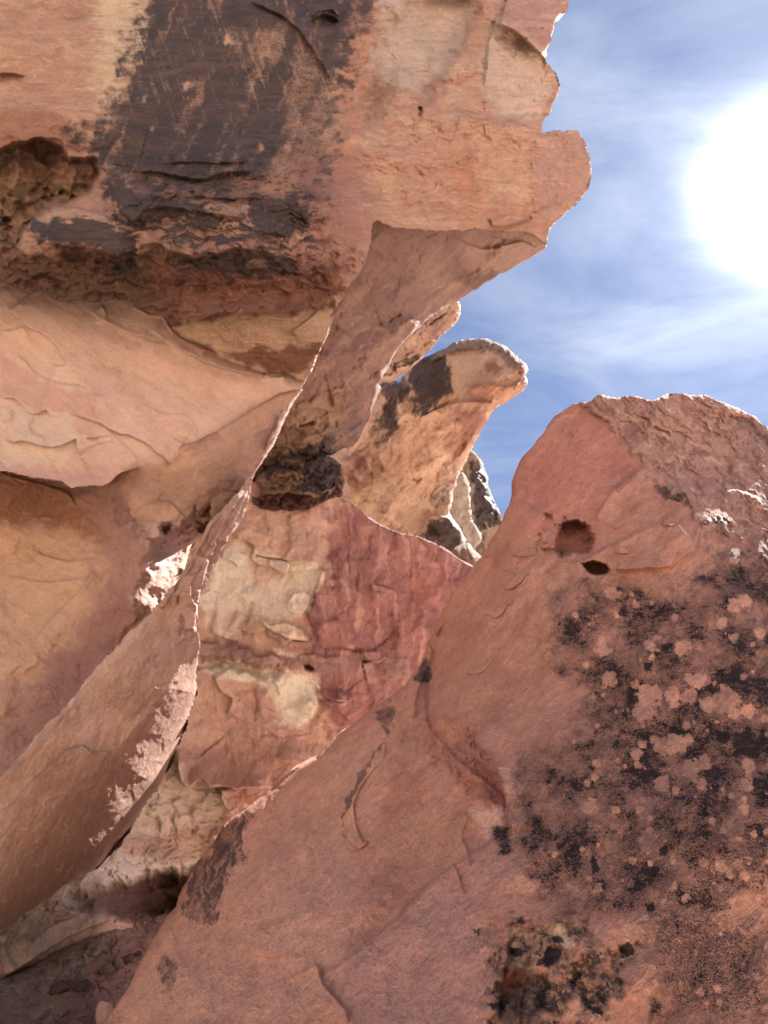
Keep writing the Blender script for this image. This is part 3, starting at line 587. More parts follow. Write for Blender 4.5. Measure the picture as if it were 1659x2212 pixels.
    S.rgh[:] = .8
mB = Mass(B_poly, B_ctrl, (212, 164, 128), paintB, 4.5, roll=(4, .02), thick=1.2, seed=8, chroma=.56, gain=(1.04, .97, 1.02), rolls=[(zz(620, 885, 500, 962, 350, 1013, 260, 1030), 60, .16)])
slab = mB.build('tan_slab', M_smooth); tag(slab, 'smooth tan sandstone slab with thin peeling sheets just beneath the rough dark rim', 'rock slab')

# ------------------------------------------------------------------ C: hollow wall left, with the bright sun fleck
C_poly = zz(-230, 960, 0, 980, 240, 990, 430, 950, 600, 850, 655, 838, 634, 870, 612, 915, 592, 960, 562, 1007, 512, 1077, 477, 1117, 447, 1154, 416, 1176, 407, 1205, 394, 1240, 347, 1320, 208, 1462, 24, 1702, -230, 1960)
C_ctrl = [(-200, 1000, 5.9), (0, 1040, 5.8), (0, 1150, 5.65), (0, 1400, 5.1), (0, 1680, 4.6), (140, 1100, 5.75), (300, 1050, 5.35), (230, 1180, 5.35), (450, 1000, 5.33), (620, 875, 5.72), (400, 1150, 5.28), (330, 1300, 5.15), (545, 1020, 5.62), (200, 1450, 4.95), (480, 1100, 5.5)]
def paintC(S):
    x, y = S.x, S.y
    S.vary((212, 160, 112), 60, .6, 2, 20, -.2, .4, 3); S.vary((170, 108, 84), 55, .5, 2, -20, .1, .5, 4)
    S.tint(zz(-230, 1010, 0, 1020, 150, 1050, 200, 1100, 240, 1170, 100, 1130, 0, 1130, -230, 1130), (168, 100, 58), .85, soft=16, nz=14, ns=10, asp=3)
    S.tint(zz(-230, 1130, 0, 1140, 150, 1160, 200, 1230, 180, 1330, 90, 1450, 0, 1480, -230, 1450), (216, 166, 116), .7, soft=20)
    S.tint(zz(140, 1040, 250, 1040, 330, 1180, 330, 1290, 250, 1400, 150, 1560, 0, 1700, 0, 1560, 150, 1400, 240, 1250, 210, 1130), (174, 118, 98), .85, soft=26, nz=16)
    S.tint(zz(230, 1280, 330, 1240, 340, 1320, 200, 1450, 100, 1580, 80, 1500, 180, 1380), (166, 106, 88), .6, soft=14)
    S.tint(zz(330, 1120, 400, 1130, 395, 1200, 360, 1240, 310, 1240, 320, 1160), (196, 152, 140), .8, soft=6, nz=6)
    S.tint(zz(240, 1020, 330, 1010, 420, 1010, 400, 1080, 340, 1110, 300, 1060), (168, 120, 84), .7, soft=16)
    S.tint(zz(430, 1000, 600, 900, 560, 1010, 480, 1100, 400, 1150, 380, 1080), (176, 130, 100), .8, soft=16)
    S.tint(zz(540, 940, 640, 862, 590, 970, 545, 1020, 480, 1060), (192, 146, 126), .7, soft=8, nz=8, ns=5, asp=6, ang=-55)
    S.varn = .45*S.mask(zz(235, 1080, 280, 1075, 290, 1130, 250, 1140), soft=8, nz=10)+.4*S.mask(zz(280, 1130, 330, 1130, 320, 1170, 280, 1170), soft=8, nz=8)+.35*S.mask(zz(190, 1160, 230, 1160, 210, 1190), soft=8)
    S.vary((206, 160, 134), 7, .3, 10, -55, .2, .6, 22)
    S.lump(150, 30, 1.5, -30, 5, o=3); S.lump(40, 7, 2, -40, 6); S.lump(13, 2.2, 2, -50, 7); S.strata(6, 16, 5, 6, 9, mask=sstep(1160, 1100, y)*sstep(260, 180, x), col=.06)
    S.h += 40*S.mask(zz(235, 1000, 330, 990, 360, 1120, 350, 1240, 300, 1300, 250, 1200, 250, 1080), soft=36)
    S.hole(z3(470, 1080, 500, 1040, 540, 1040, 550, 1090, 520, 1130, 480, 1130), 9, 8); S.lump(30, 7, 1.2, -20, 53, mask=S.mask(z3(440, 1020, 640, 1040, 660, 1180, 540, 1230, 440, 1140), soft=14))
    S.step(z3(0, 905, 100, 940, 200, 960, 300, 1000, 330, 1050), 10, 20, 2); S.step(z3(540, 1060, 520, 1110, 560, 1180, 540, 1250), 10, 26, 2.5, side=-1)
    S.step(z3(310, 1000, 360, 1080, 450, 1170, 480, 1200), 10, 40, 3, seed=4, side=-1); S.step(z3(640, 1110, 760, 1150, 800, 1190), 7, 20, 2)
    S.step(z3(150, 1240, 200, 1270, 300, 1290, 400, 1280), 7, 24, 2); S.step(z3(0, 1350, 200, 1380, 380, 1360), 5, 30, 2); S.step(z3(380, 1270, 390, 1340, 330, 1430, 200, 1560, 150, 1640), 7, 50, 3, side=-1)
    S.step(z3(620, 1020, 740, 1040, 800, 1100, 880, 1140), 7, 26, 2.5); S.crack(z3(960, 990, 1000, 988, 1040, 1000), 2, 4)
    # ragged prow that catches the sun
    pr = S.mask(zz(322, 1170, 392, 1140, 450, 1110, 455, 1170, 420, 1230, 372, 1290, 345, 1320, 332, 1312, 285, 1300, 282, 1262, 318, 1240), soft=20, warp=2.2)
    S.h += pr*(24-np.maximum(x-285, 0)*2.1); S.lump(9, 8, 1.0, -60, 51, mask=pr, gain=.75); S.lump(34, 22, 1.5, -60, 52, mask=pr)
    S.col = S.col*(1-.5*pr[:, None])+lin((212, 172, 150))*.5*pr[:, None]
    S.rgh[:] = 1.1
mC = Mass(C_poly, C_ctrl, (194, 142, 108), paintC, 3.0, roll=(10, .1), gain=(1.02, .95, .97), thick=.5, seed=9)
hol = mC.build('hollow_wall', M_smooth); tag(hol, 'hollowed tan and orange rock wall on the left edge with a bright ragged sun fleck', 'rock wall')

# ------------------------------------------------------------------ D: long leaning slab with the sunlit edge
D_poly = (z3(1235, 600, 1200, 720, 1160, 790, 1120, 870, 1090, 930)+z3(1088, 985, 1060, 1080, 1020, 1140, 975, 1210, 930, 1290, 900, 1380, 860, 1450, 850, 1560, 865, 1659)+
          z5(860, 60, 850, 140, 850, 240, 830, 310, 800, 400, 770, 480, 740, 560, 680, 660, 620, 740, 560, 840, 500, 920, 430, 985, 380, 1020, 300, 1060, 220, 1120, 100, 1200, 0, 1270)+
          zz(-230, 2090, -230, 1860, -60, 1730)+z5(0, 600, 80, 520, 200, 380, 330, 240, 430, 110, 520, 20)+z3(520, 1640, 600, 1560, 670, 1490, 760, 1380, 790, 1340, 850, 1230, 900, 1130, 960, 1070, 1050, 960, 1120, 870, 1170, 760))
D_ctrl = [(605, 900, 5.62), (575, 970, 5.46), (545, 1040, 5.33), (470, 1100, 5.12), (500, 1160, 5.16), (430, 1250, 4.98), (425, 1430, 4.95), (400, 1210, 5.0), (330, 1330, 4.75), (330, 1500, 4.62), (180, 1470, 4.45), (0, 1690, 4.15), (0, 2000, 4.1), (-200, 1900, 3.9),
          (215, 1870, 4.5), (380, 1620, 5.0), (300, 1760, 4.75), (220, 1650, 4.4), (100, 1820, 4.25)]
def paintD(S):
    x, y = S.x, S.y
    S.vary((200, 150, 124), 60, .55, 2.5, -52, -.1, .4, 3); S.vary((152, 104, 78), 60, .6, 2, -40, .0, .5, 4)
    S.tint(zz(120, 1610, 170, 1600, 270, 1620, 260, 1700, 200, 1850, 60, 2000, 0, 2010, 0, 1800), (160, 112, 84), .6, soft=20, nz=14)
    S.tint(zz(430, 1190, 560, 1000, 600, 900, 540, 1080, 440, 1250, 420, 1420, 370, 1400), (184, 134, 122), .7, soft=16)
    S.tint(zz(200, 1440, 330, 1320, 260, 1420, 120, 1560, 0, 1680, 0, 1640), (196, 152, 128), .6, soft=10)
    S.tint(zz(160, 1480, 215, 1440, 180, 1500, 120, 1550), (212, 180, 150), .5, soft=8)
    S.tint(zz(415, 1430, 425, 1500, 380, 1620, 300, 1760, 215, 1870, 200, 1800, 260, 1640, 330, 1510), (198, 138, 114), .6, soft=16)
    S.vary((214, 172, 146), 5, .4, 12, -62, .15, .6, 22); S.vary((128, 82, 70), 5, .4, 9, -66, .3, .6, 23, mask=sstep(200, 330, x))
    S.lump(170, 26, 2.5, -55, 5, o=2); S.lump(45, 6, 3, -60, 6); S.lump(13, 2.0, 3.0, -63, 7); S.lump(6, 1.0, 3, -63, 8)
    # bedding ribs on the turned edge, where grazing sun picks them out
    ed = S.mask(zz(430, 1400, 425, 1500, 385, 1620, 330, 1740, 215, 1880, 170, 1800, 240, 1640, 310, 1520, 390, 1420), soft=24, warp=1.0)
    S.lump(7, 3.0, 3.2, -66, 55, mask=ed, gain=.65, o=5); S.lump(22, 4, 2.2, -60, 56, mask=ed)
    S.step(z5(60, 700, 150, 610, 270, 500, 360, 465, 400, 500, 500, 480), 8, 40, 3, seed=4, side=1); S.step(z5(0, 760, 100, 680, 230, 560, 320, 440), 5, 30, 2)
    S.step(z5(0, 590, 80, 540, 300, 290, 330, 250), 6, 16, 2, side=1); S.step(z3(700, 1450, 760, 1420, 800, 1340, 860, 1250), 10, 26, 2)
    S.step(z3(1080, 960, 1040, 1060, 1000, 1140, 900, 1300, 860, 1450), 8, 20, 2, side=1); S.crack(z3(780, 1520, 790, 1560, 770, 1620), 3, 6); S.crack(z3(840, 1500, 850, 1600), 2, 5)
    for P, H in ((z3(1060, 985, 1010, 1060, 960, 1150, 930, 1230, 880, 1300), 16), (z3(960, 1080, 900, 1170, 850, 1260, 800, 1360), 12), (z3(850, 1330, 820, 1420, 845, 1480, 835, 1600), 12), (z3(770, 1360, 740, 1440, 700, 1500), 10), (z3(870, 1420, 855, 1470, 880, 1440), 14)): S.step(P, H, 18, 2, 5, side=1)
    S.plates(26, 7, 2.6, -62, 91, mask=S.mask(z3(1100, 900, 1090, 1000, 980, 1220, 860, 1460, 850, 1660, 760, 1660, 780, 1400, 900, 1150), soft=14))
    S.crack(z3(770, 1440, 765, 1480), 3, 8)
    S.rgh[:] = 1.2
mD = Mass(D_poly, D_ctrl, (182, 132, 104), paintD, 7.0, roll=(2.6, .008), thick=.35, seed=12, gain=(1.2, 1.14, 1.12), chroma=.60,
          rolls=[(zz(430, 1380, 425, 1500, 385, 1610, 345, 1700, 290, 1780, 215, 1870, 100, 1960, 0, 2020, -180, 2100), (46, 190), 1.3)])
lean = mD.build('leaning_slab', M_leaf); tag(lean, 'long leaning sandstone slab with a speckled sunlit right edge, left of the red wall', 'rock slab')

# ------------------------------------------------------------------ E: back wall with pale panels and red stain
E_poly = (zz(430, 1000, 520, 1040, 640, 1040, 720, 1062)+z4(640, 1105, 680, 1108, 740, 1158, 790, 1193, 830, 1223, 900, 1258, 960, 1283, 1050, 1300, 1100, 1318, 1180, 1350, 1250, 1390, 1300, 1430, 1340, 1455, 1375, 1472)+
          zz(1110, 1290, 1080, 1500, 900, 1750, 600, 1950, 440, 2060, 300, 2180, 0, 2320, -230, 2350, -230, 1950, 0, 1900, 150, 1700, 300, 1400, 400, 1180))
E_ctrl = [(540, 1080, 8.7), (740, 1075, 9.1), (1020, 1220, 9.7), (920, 1430, 9.0), (660, 1300, 8.7), (450, 1250, 8.3), (440, 1420, 8.2), (650, 1430, 8.55), (450, 1620, 7.95), (700, 1600, 8.2), (430, 1840, 7.6), (300, 1900, 6.9), (500, 1800, 7.7),
          (200, 1950, 6.2), (400, 1990, 7.3), (0, 2060, 5.6), (200, 2060, 6.2), (-200, 2200, 5.2)]
def paintE(S):
    x, y = S.x, S.y
    S.vary((206, 152, 122), 60, .5, 1.6, 80, -.1, .4, 3); S.vary((168, 104, 92), 50, .45, 2, 85, .0, .5, 4)
    red = S.tint(z7(940, 130, 1000, -60, 1100, -140, 1300, -60, 1700, 60, 1659, 900, 1000, 930, 890, 800, 900, 640, 860, 500, 860, 400, 940, 200), (160, 88, 83), .95, soft=22, warp=2.2, nz=46, ns=30)
    S.tint(z7(1000, -40, 1080, 150, 1000, 300, 960, 500, 900, 560, 880, 400, 960, 180, 980, 0), (172, 104, 94), .5, soft=20)
    S.vary((132, 62, 64), 22, .6, 7, 88, .0, .5, 6, mask=red); S.vary((196, 130, 112), 16, .7, 8, 88, .05, .5, 8, mask=red); S.vary((118, 58, 60), 40, .4, 5, 90, .1, .5, 88, mask=red); S.vary((196, 136, 118), 8, .4, 9, 88, .35, .65, 9, mask=red)
    S.tint(z7(1320, 200, 1440, 200, 1460, 360, 1380, 380, 1320, 300), (186, 100, 84), .6, soft=10, nz=10)
    S.tint(z7(540, 40, 620, 20, 930, 90, 940, 180, 860, 170, 700, 130, 560, 90), (204, 148, 118), .8, soft=8)
    S.vary((140, 92, 84), 26, .7, 3, 86, .15, .5, 12, mask=S.mask(z7(620, -60, 900, -60, 900, 110, 640, 90), soft=20))
    S.tint(z7(480, 130, 560, 60, 620, 110, 770, 150, 900, 170, 930, 200, 900, 300, 860, 400, 800, 420, 640, 420, 560, 480, 440, 520, 400, 400, 380, 320, 440, 220), (214, 194, 164), .9, soft=6, warp=1.0, nz=5)
    S.tint(z7(610, 130, 790, 150, 780, 220, 700, 260, 640, 300, 610, 200), (204, 160, 132), .7, soft=8, nz=8)
    S.tint(z7(390, 400, 560, 380, 640, 400, 700, 520, 560, 520, 420, 500), (204, 158, 124), .5, soft=16)
    S.tint(z7(380, 590, 640, 630, 760, 640, 900, 680, 920, 740, 890, 850, 820, 900, 720, 880, 720, 790, 640, 700, 560, 680, 420, 660), (218, 198, 168), .9, soft=8, warp=1.0, nz=8)
    S.tint(z7(640, 400, 760, 410, 850, 470, 860, 520, 800, 520, 700, 480), (206, 180, 142), .8, soft=6)
    S.tint(z7(700, 540, 830, 570, 820, 610, 740, 600), (214, 190, 150), .8, soft=5)
    S.tint(z7(380, 500, 500, 520, 700, 570, 860, 590, 1000, 580, 1100, 590, 1320, 620, 1320, 680, 1100, 680, 900, 650, 760, 630, 600, 620, 480, 600, 380, 590), (156, 104, 98), .9, soft=6, warp=1.2)
    S.tint(z7(320, 700, 430, 670, 600, 700, 640, 760, 560, 900, 420, 980, 290, 980, 300, 800), (200, 142, 112), .85, soft=14)
    S.tint(z7(560, 740, 700, 740, 760, 900, 900, 900, 900, 1000, 640, 1000, 480, 960), (188, 126, 104), .7, soft=20, nz=14)
    S.tint(z7(300, 980, 900, 980, 900, 1060, 600, 1240, 480, 1230, 480, 1160, 300, 1150), (172, 112, 92), .7, soft=14, nz=10)
    low = S.tint(zz(200, 1700, 385, 1640, 400, 1700, 480, 1700, 490, 1790, 430, 1880, 300, 1890, 100, 2000, 0, 2060, -230, 2100, -230, 1800), (178, 152, 128), .85, soft=7)
    S.tint(z5(520, 860, 700, 850, 900, 800, 960, 820, 900, 960, 740, 990, 560, 930), (166, 118, 94), .8, soft=12, nz=12, ns=8, asp=4)
    S.tint(z5(420, 990, 560, 930, 700, 985, 850, 990, 830, 1030, 700, 1025, 560, 1060, 430, 1085), (192, 168, 150), .9, soft=7)
    S.tint(zz(-230, 2010, 100, 1960, 220, 1890, 250, 1960, 200, 2040, 100, 2070, -230, 2150), (146, 116, 98), .8, soft=14, nz=10)
    # relief
    S.lump(130, 30, 1.4, 60, 5, o=3); S.lump(36, 7, 1.3, 80, 6); S.lump(12, 2.2, seed=7); S.lump(6, 1.0, seed=8)
    S.plates(60, 1.4, 1.2, 0, 11, mask=(1-red*.6)*sstep(1900, 1850, y))
    led = S.mask(z7(370, 515, 480, 520, 600, 560, 740, 590, 740, 625, 640, 615, 520, 598, 430, 580, 370, 585), soft=4, warp=.8); S.h += led*26
    led2 = S.mask(z7(680, 460, 740, 490, 800, 515, 865, 520, 868, 545, 800, 545, 740, 520, 690, 490), soft=3, warp=.6); S.h += led2*20
    S.col = S.col*(1-.8*led2[:, None])+lin((160, 104, 92))*.8*led2[:, None]
    led3 = S.mask(z7(820, 580, 900, 570, 1000, 590, 1010, 612, 900, 615, 830, 605), soft=3, warp=.6); S.h += led3*20; S.lump(14, 6, 2, 5, 14, mask=led+led2+led3)
    S.h -= 26*S.mask(z7(380, 590, 560, 605, 740, 635, 735, 668, 660, 690, 620, 650, 500, 630, 380, 630), soft=7)
    S.hole(z7(848, 622, 865, 620, 890, 634, 880, 645, 858, 642), 40, 2, .1)
    for P, H, sd_ in ((z7(500, 30, 560, 60, 600, 75, 625, 100, 625, 130, 700, 145, 790, 160, 930, 180), 9, -1), (z7(605, 110, 600, 160, 625, 220, 610, 290, 620, 330), 6, 1), (z7(690, 140, 690, 180, 750, 210, 850, 205, 920, 195), 7, -1), (z7(480, 150, 530, 160, 560, 190), 5, -1),
                      (z7(930, 185, 900, 280, 880, 380, 850, 400), 10, -1), (z7(770, 340, 775, 300, 820, 285, 860, 300), 5, 1), (z7(560, 455, 600, 480, 680, 465, 740, 490, 800, 515), 10, -1), (z7(600, 400, 660, 410, 700, 440, 780, 430, 850, 470, 862, 520), 12, 1),
                      (z7(1000, 410, 1015, 440, 1018, 470), 9, 1), (z7(1140, 270, 1170, 262, 1220, 275, 1260, 300), 9, 1), (z7(1160, 300, 1190, 300, 1200, 325), 6, 1), (z7(1100, 540, 1105, 590, 1160, 615, 1220, 640, 1320, 655), 12, -1),
                      (z7(1110, 560, 1105, 610, 1160, 600), 10, 1), (z7(740, 760, 720, 700, 640, 660), 6, 1), (z7(880, 760, 895, 800, 880, 860), 10, 1), (z7(950, 770, 960, 810, 1010, 830, 1050, 870), 12, -1), (z7(1000, 720, 1060, 760, 1010, 800, 930, 750), 12, 1),
                      (z7(440, 660, 480, 740, 530, 770, 500, 850), 8, -1), (z7(430, 480, 500, 500, 560, 520), 8, -1), (z7(560, 380, 580, 400, 600, 420), 5, 1),
                      (z7(285, 985, 290, 1060, 300, 1130, 340, 1160, 370, 1135, 395, 1130, 430, 1155, 490, 1160, 600, 1165, 720, 1160), 30, -1), (z7(480, 1160, 485, 1230, 520, 1275, 560, 1250), 22, -1), (z7(720, 1030, 800, 1050, 870, 1055), 8, -1)):
        S.step(P, H*1.25, 34, 1.7, 3.5, int(P[0][0]) % 90, side=sd_)
    S.hole(z7(975, 215, 990, 230, 985, 270, 970, 285, 965, 250), 8, 2, .2); S.hole(z7(1070, 225, 1085, 235, 1082, 290, 1076, 300, 1072, 260), 7, 2, .2)
    S.blobs([(z7(978, 255)[0][0], z7(978, 255)[0][1], 6), (z7(1058, 545)[0][0], z7(1058, 545)[0][1], 5)], (196, 150, 128), .7)
    for i, (a, b, r) in enumerate(((770, 720, 20), (770, 785, 22), (700, 690, 14), (850, 760, 18))):
        u, v = z5(a, b)[0]; q = np.hypot(x-u, (y-v)*.8)/r/.6; S.h += 7*sstep(1.1, .7, q+.2*fbm(x/8, y/8, 2, i))
    for P in (z7(640, 930, 760, 940, 880, 920), z7(900, 560, 1000, 540, 1080, 560, 1200, 545), z7(620, 700, 640, 800, 620, 880), z7(860, 690, 900, 720, 930, 800), z7(380, 300, 420, 290, 480, 300), z7(1040, 120, 1050, 220), z7(1230, 380, 1240, 480)): S.crack(P, 1.7, 3.5, 5, int(P[0][0]) % 70)
    S.strata(3, 13, 7, 4, 31, mask=low*sstep(1750, 1800, y)); S.plates(30, 7, 1.8, 4, 33, mask=low); S.lump(26, 7, 2, 4, 34, mask=low)
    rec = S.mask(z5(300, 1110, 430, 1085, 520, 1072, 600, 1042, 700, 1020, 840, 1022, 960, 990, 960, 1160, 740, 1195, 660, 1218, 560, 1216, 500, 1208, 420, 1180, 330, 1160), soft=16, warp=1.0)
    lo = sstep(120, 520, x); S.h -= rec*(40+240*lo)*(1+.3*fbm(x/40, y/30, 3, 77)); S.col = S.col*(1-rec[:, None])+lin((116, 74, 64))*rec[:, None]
    S.step(z5(0, 1480, 130, 1400, 220, 1335, 350, 1270, 500, 1212), 44, 60, 3, seed=5, side=-1); S.step(z5(200, 1130, 330, 1180, 500, 1190, 600, 1180), 9, 40, 3, side=1)
    for P in (z5(0, 1300, 100, 1220, 200, 1130), z5(60, 1400, 200, 1260, 330, 1200), z5(0, 1380, 120, 1290), z5(400, 1010, 330, 1090, 250, 1160)): S.step(P, 8, 30, 2.5)
    S.rgh[:] = 1.0
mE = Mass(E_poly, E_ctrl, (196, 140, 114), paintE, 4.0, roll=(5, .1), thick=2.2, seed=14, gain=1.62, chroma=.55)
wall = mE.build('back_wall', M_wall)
# big spalled sheets on the back wall: separate, slightly proud plates
def sheet(parent, poly, off, name, label, cat, mat, paint=None, roll=4, jag=2.0, seed=1, par_obj=None):
    m = Mass(poly, None, paint=paint, jag=jag, roll=(roll, 0), thick=.10, seed=seed, parent=parent, off=off, shrink=.02)
    return m.build(name, mat, par_obj, step=2.2)
# thin sheets peeling off the wall, each its own plate
def grad(x0, y0, x1, y1, a, b):           # thickness running from a at the first point to b at the second
    dx, dy = x1-x0, y1-y0; l = dx*dx+dy*dy
    return lambda x, y: a+(b-a)*np.clip(((x-x0)*dx+(y-y0)*dy)/l, 0, 1)
wl = thing('back_rock_wall', 'deep red and cream stained rock wall with a broken ledge at the back of the cleft', 'rock wall', at(650, 1800, 7.6))
wall.parent = wl; wall.matrix_parent_inverse = wl.matrix_world.inverted(); wall.name = 'stained_face'
for i, (P, a) in enumerate(((z7(610, 118, 640, 135, 700, 148, 770, 158, 790, 170, 770, 222, 745, 215, 700, 185, 650, 180, 615, 160), (690, 1170, 690, 1230, 3, 9)),
             (z7(780, 330, 800, 300, 850, 290, 880, 310, 870, 370, 840, 395, 790, 395, 765, 360), (640, 1340, 660, 1280, 2, 6)),
             (z7(660, 410, 730, 418, 800, 440, 845, 470, 858, 515, 800, 510, 740, 486, 690, 462, 660, 440), (560, 1330, 620, 1390, 3, 12)),
             (z7(520, 560, 545, 550, 575, 590, 560, 615, 530, 600), (500, 1390, 510, 1430, 2, 8)),
             (z7(1110, 545, 1200, 555, 1210, 590, 1180, 615, 1130, 600, 1108, 575), (800, 1400, 800, 1430, 2, 8)),
             (z7(925, 720, 1000, 735, 1070, 760, 1050, 785, 980, 780, 930, 755), (700, 1490, 730, 1515, 3, 10)))):
    sheet(mE, P, grad(*a), 'spalled_plate', None, None, M_wall, seed=20+i, par_obj=wl)

# ------------------------------------------------------------------ J: dark crumbling ledge
J_poly = z4(140, 1120, 150, 1040, 165, 990, 220, 945, 300, 900, 330, 878, 400, 880, 440, 892, 500, 880, 545, 858, 590, 862, 630, 900, 655, 950, 664, 1010, 655, 1052, 640, 1085, 600, 1095, 545, 1120, 470, 1160, 380, 1168, 250, 1165, 190, 1150)
def paintJ(S):
    x, y = S.x, S.y
    S.vary((200, 150, 112), 22, .75, 3, -14, -.05, .35, 3); S.vary((126, 66, 60), 22, .7, 2, -10, .0, .4, 5, mask=sstep(1050, 1085, y))
    S.tint(z4(160, 960, 250, 935, 340, 935, 420, 950, 440, 1000, 400, 1050, 260, 1040, 170, 1010), (188, 138, 100), .8, soft=6, nz=8, asp=3)
    S.tint(z4(150, 1110, 300, 1080, 480, 1090, 640, 1060, 560, 1170, 200, 1170), (116, 58, 54), .75, soft=6, nz=8)
    S.varn = np.clip(.72*S.mask(z4(440, 880, 590, 860, 650, 940, 600, 1050, 450, 1070, 400, 1060, 440, 990), soft=8, nz=10)+.7*S.mask(z4(190, 920, 340, 900, 430, 930, 380, 960, 220, 965), soft=6, nz=8)+.4*sstep(.1, .5, fbm(x/40, y/10, 4, 3)), 0, .85)
    S.strata(-12, 15, 26, 4, 8, col=.05); S.plates(18, 11, 2.4, -12, 9); S.lump(50, 24, 1.6, -10, 4); S.lump(12, 5, 1.5, -10, 5)
    S.step(z4(160, 985, 260, 935, 350, 940, 420, 960, 440, 1000), 30, 30, 3, side=1); S.step(z4(190, 1080, 330, 1060, 460, 1075, 600, 1050), 26, 26, 3, side=-1); S.step(z4(440, 910, 520, 960, 600, 960), 22, 20, 3)
    S.rgh[:] = 1.6
mJ = Mass(J_poly, [(545, 1080, 8.75), (640, 1000, 8.9), (740, 1050, 9.2), (650, 1100, 8.6), (700, 1000, 9.2)], (160, 112, 92), paintJ, 5.0, roll=(5, .1), thick=1.2, seed=16)
tag(mJ.build('crumbling_ledge', M_bed), 'dark crumbling layered ledge jutting out just above the red wall', 'rock ledge')

# ------------------------------------------------------------------ H, I: the mushroom-shaped rock and the pillars behind it
H_poly = (z6(-60, 200, -20, 135, 20, 110, 55, 90, 100, 72, 150, 45, 200, 18, 270, 5, 340, 4, 390, 18, 430, 40, 462, 58, 475, 80, 500, 98, 530, 118, 538, 150, 524, 178, 543, 213, 520, 245, 480, 275, 430, 305, 395, 320, 375, 345, 350, 392, 320, 440, 292, 490, 270, 530, 255, 570, 236, 600, 216, 650, 196, 710, 186, 770, 174, 825, 184, 850, 225, 900, 246, 950, 240, 990, 200, 1015)+
          zz(940, 1230, 850, 1200, 760, 1150, 700, 1100, 700, 1000, 740, 900, 800, 820))
H_ctrl = [(830, 840, 14.6), (740, 1050, 14.2), (880, 1150, 14.0), (990, 1190, 14.4), (960, 1050, 14.2), (1000, 940, 14.2), (940, 850, 13.6), (1080, 830, 12.8), (1140, 810, 13.0), (1030, 740, 14.4), (1100, 760, 13.9), (900, 780, 14.6), (900, 960, 14.0)]
def paintH(S):
    x, y = S.x, S.y
    S.vary((222, 182, 142), 50, .7, 2, -50, -.2, .4, 3); S.vary((176, 118, 90), 30, .5, 3, -50, .05, .5, 4)
    S.tint(z4(1240, 300, 1400, 260, 1560, 330, 1659, 400, 1500, 500, 1300, 540, 1240, 480), (212, 172, 128), .9, soft=10)
    S.tint(z4(1440, 360, 1500, 345, 1540, 370, 1500, 410, 1450, 405), (172, 100, 70), .9, soft=7, nz=6)
    S.tint(z4(1330, 460, 1659, 430, 1659, 480, 1560, 570, 1470, 590, 1330, 560), (186, 116, 86), .7, soft=10, nz=12, asp=4, ang=-15)
    S.tint(z4(1250, 600, 1480, 590, 1420, 720, 1340, 850, 1240, 860, 1200, 800, 1300, 700), (168, 98, 80), .8, soft=12, nz=16, ns=10, asp=3, ang=-60)
    S.tint(z4(860, 820, 1100, 640, 1240, 620, 1200, 760, 1080, 900, 1180, 900, 1120, 1060, 900, 1180, 860, 1000), (214, 166, 126), .8, soft=14, nz=12)
    S.tint(z4(700, 1060, 800, 1050, 860, 1120, 800, 1200, 700, 1150), (224, 190, 150), .8, soft=8)
    S.tint(z4(630, 930, 700, 850, 800, 850, 790, 970, 700, 1040, 650, 1000), (150, 92, 74), .7, soft=6, nz=8)
    S.tint(z4(1110, 270, 1250, 225, 1420, 212, 1500, 225, 1600, 290, 1659, 350, 1659, 420, 1580, 340, 1480, 270, 1340, 270, 1240, 300, 1100, 340), (132, 116, 104), .85, soft=5, nz=8)
    dk = (z4(1000, 340, 1110, 310, 1240, 300, 1260, 400, 1230, 520, 1150, 590, 1060, 660, 1030, 580, 1020, 460), z4(1330, 270, 1480, 250, 1530, 300, 1500, 350, 1480, 300, 1400, 290), z4(860, 460, 1000, 420, 1030, 500, 960, 640, 960, 700, 880, 790, 830, 810, 880, 720, 810, 760, 840, 640, 880, 560),
          z4(1160, 1080, 1260, 960, 1290, 900, 1270, 1040, 1240, 1130, 1180, 1170), z4(1100, 1300, 1140, 1220, 1250, 1200, 1320, 1290, 1320, 1380, 1200, 1390), z4(1030, 1140, 1110, 1120, 1180, 1180, 1060, 1210), z4(1350, 700, 1420, 640, 1420, 700, 1360, 780), z4(820, 1090, 920, 1080, 900, 1200, 850, 1180))
    for P, a in zip(dk, (.92, .5, .8, .6, .95, .35, .4, .4)): S.varn = np.maximum(S.varn, a*S.mask(P, soft=15, nz=14, ns=10, asp=2, ang=-60))
    S.lump(80, 36, 1.7, -50, 5, o=3); S.lump(26, 9, 2.4, -52, 6); S.lump(9, 2.5, 1.5, -50, 7); S.strata(-20, 14, 8, 5, 9, mask=sstep(1120, 1160, y), col=.06)
    S.strata(-52, 15, 6, 5, 10, mask=sstep(1120, 1060, y), col=.05)
    lip = S.mask(z4(1110, 260, 1250, 215, 1420, 200, 1520, 220, 1600, 285, 1670, 350, 1670, 440, 1590, 360, 1500, 275, 1340, 258, 1240, 290, 1100, 330), soft=4); S.h += lip*14; S.strata(12, 8, 12, 4, 12, mask=lip); S.lump(7, 8, 2, 20, 13, mask=lip)
    S.step(z4(1340, 500, 1440, 460, 1560, 480, 1640, 440), 14, 24, 2.5); S.step(z4(1060, 650, 1180, 600, 1300, 560, 1420, 560, 1500, 585), 12, 20, 2.5, side=1); S.step(z4(850, 830, 850, 880, 880, 930, 900, 940), 12, 20, 2, side=-1)
    S.step(z4(640, 920, 700, 860, 800, 850, 800, 950, 740, 1020), 24, 30, 3, side=1); S.step(z4(1100, 1240, 1130, 1190, 1230, 1200, 1320, 1290), 26, 26, 3, side=1); S.step(z4(820, 1060, 900, 1080, 920, 1110, 880, 1200), 16, 20, 2, side=-1)
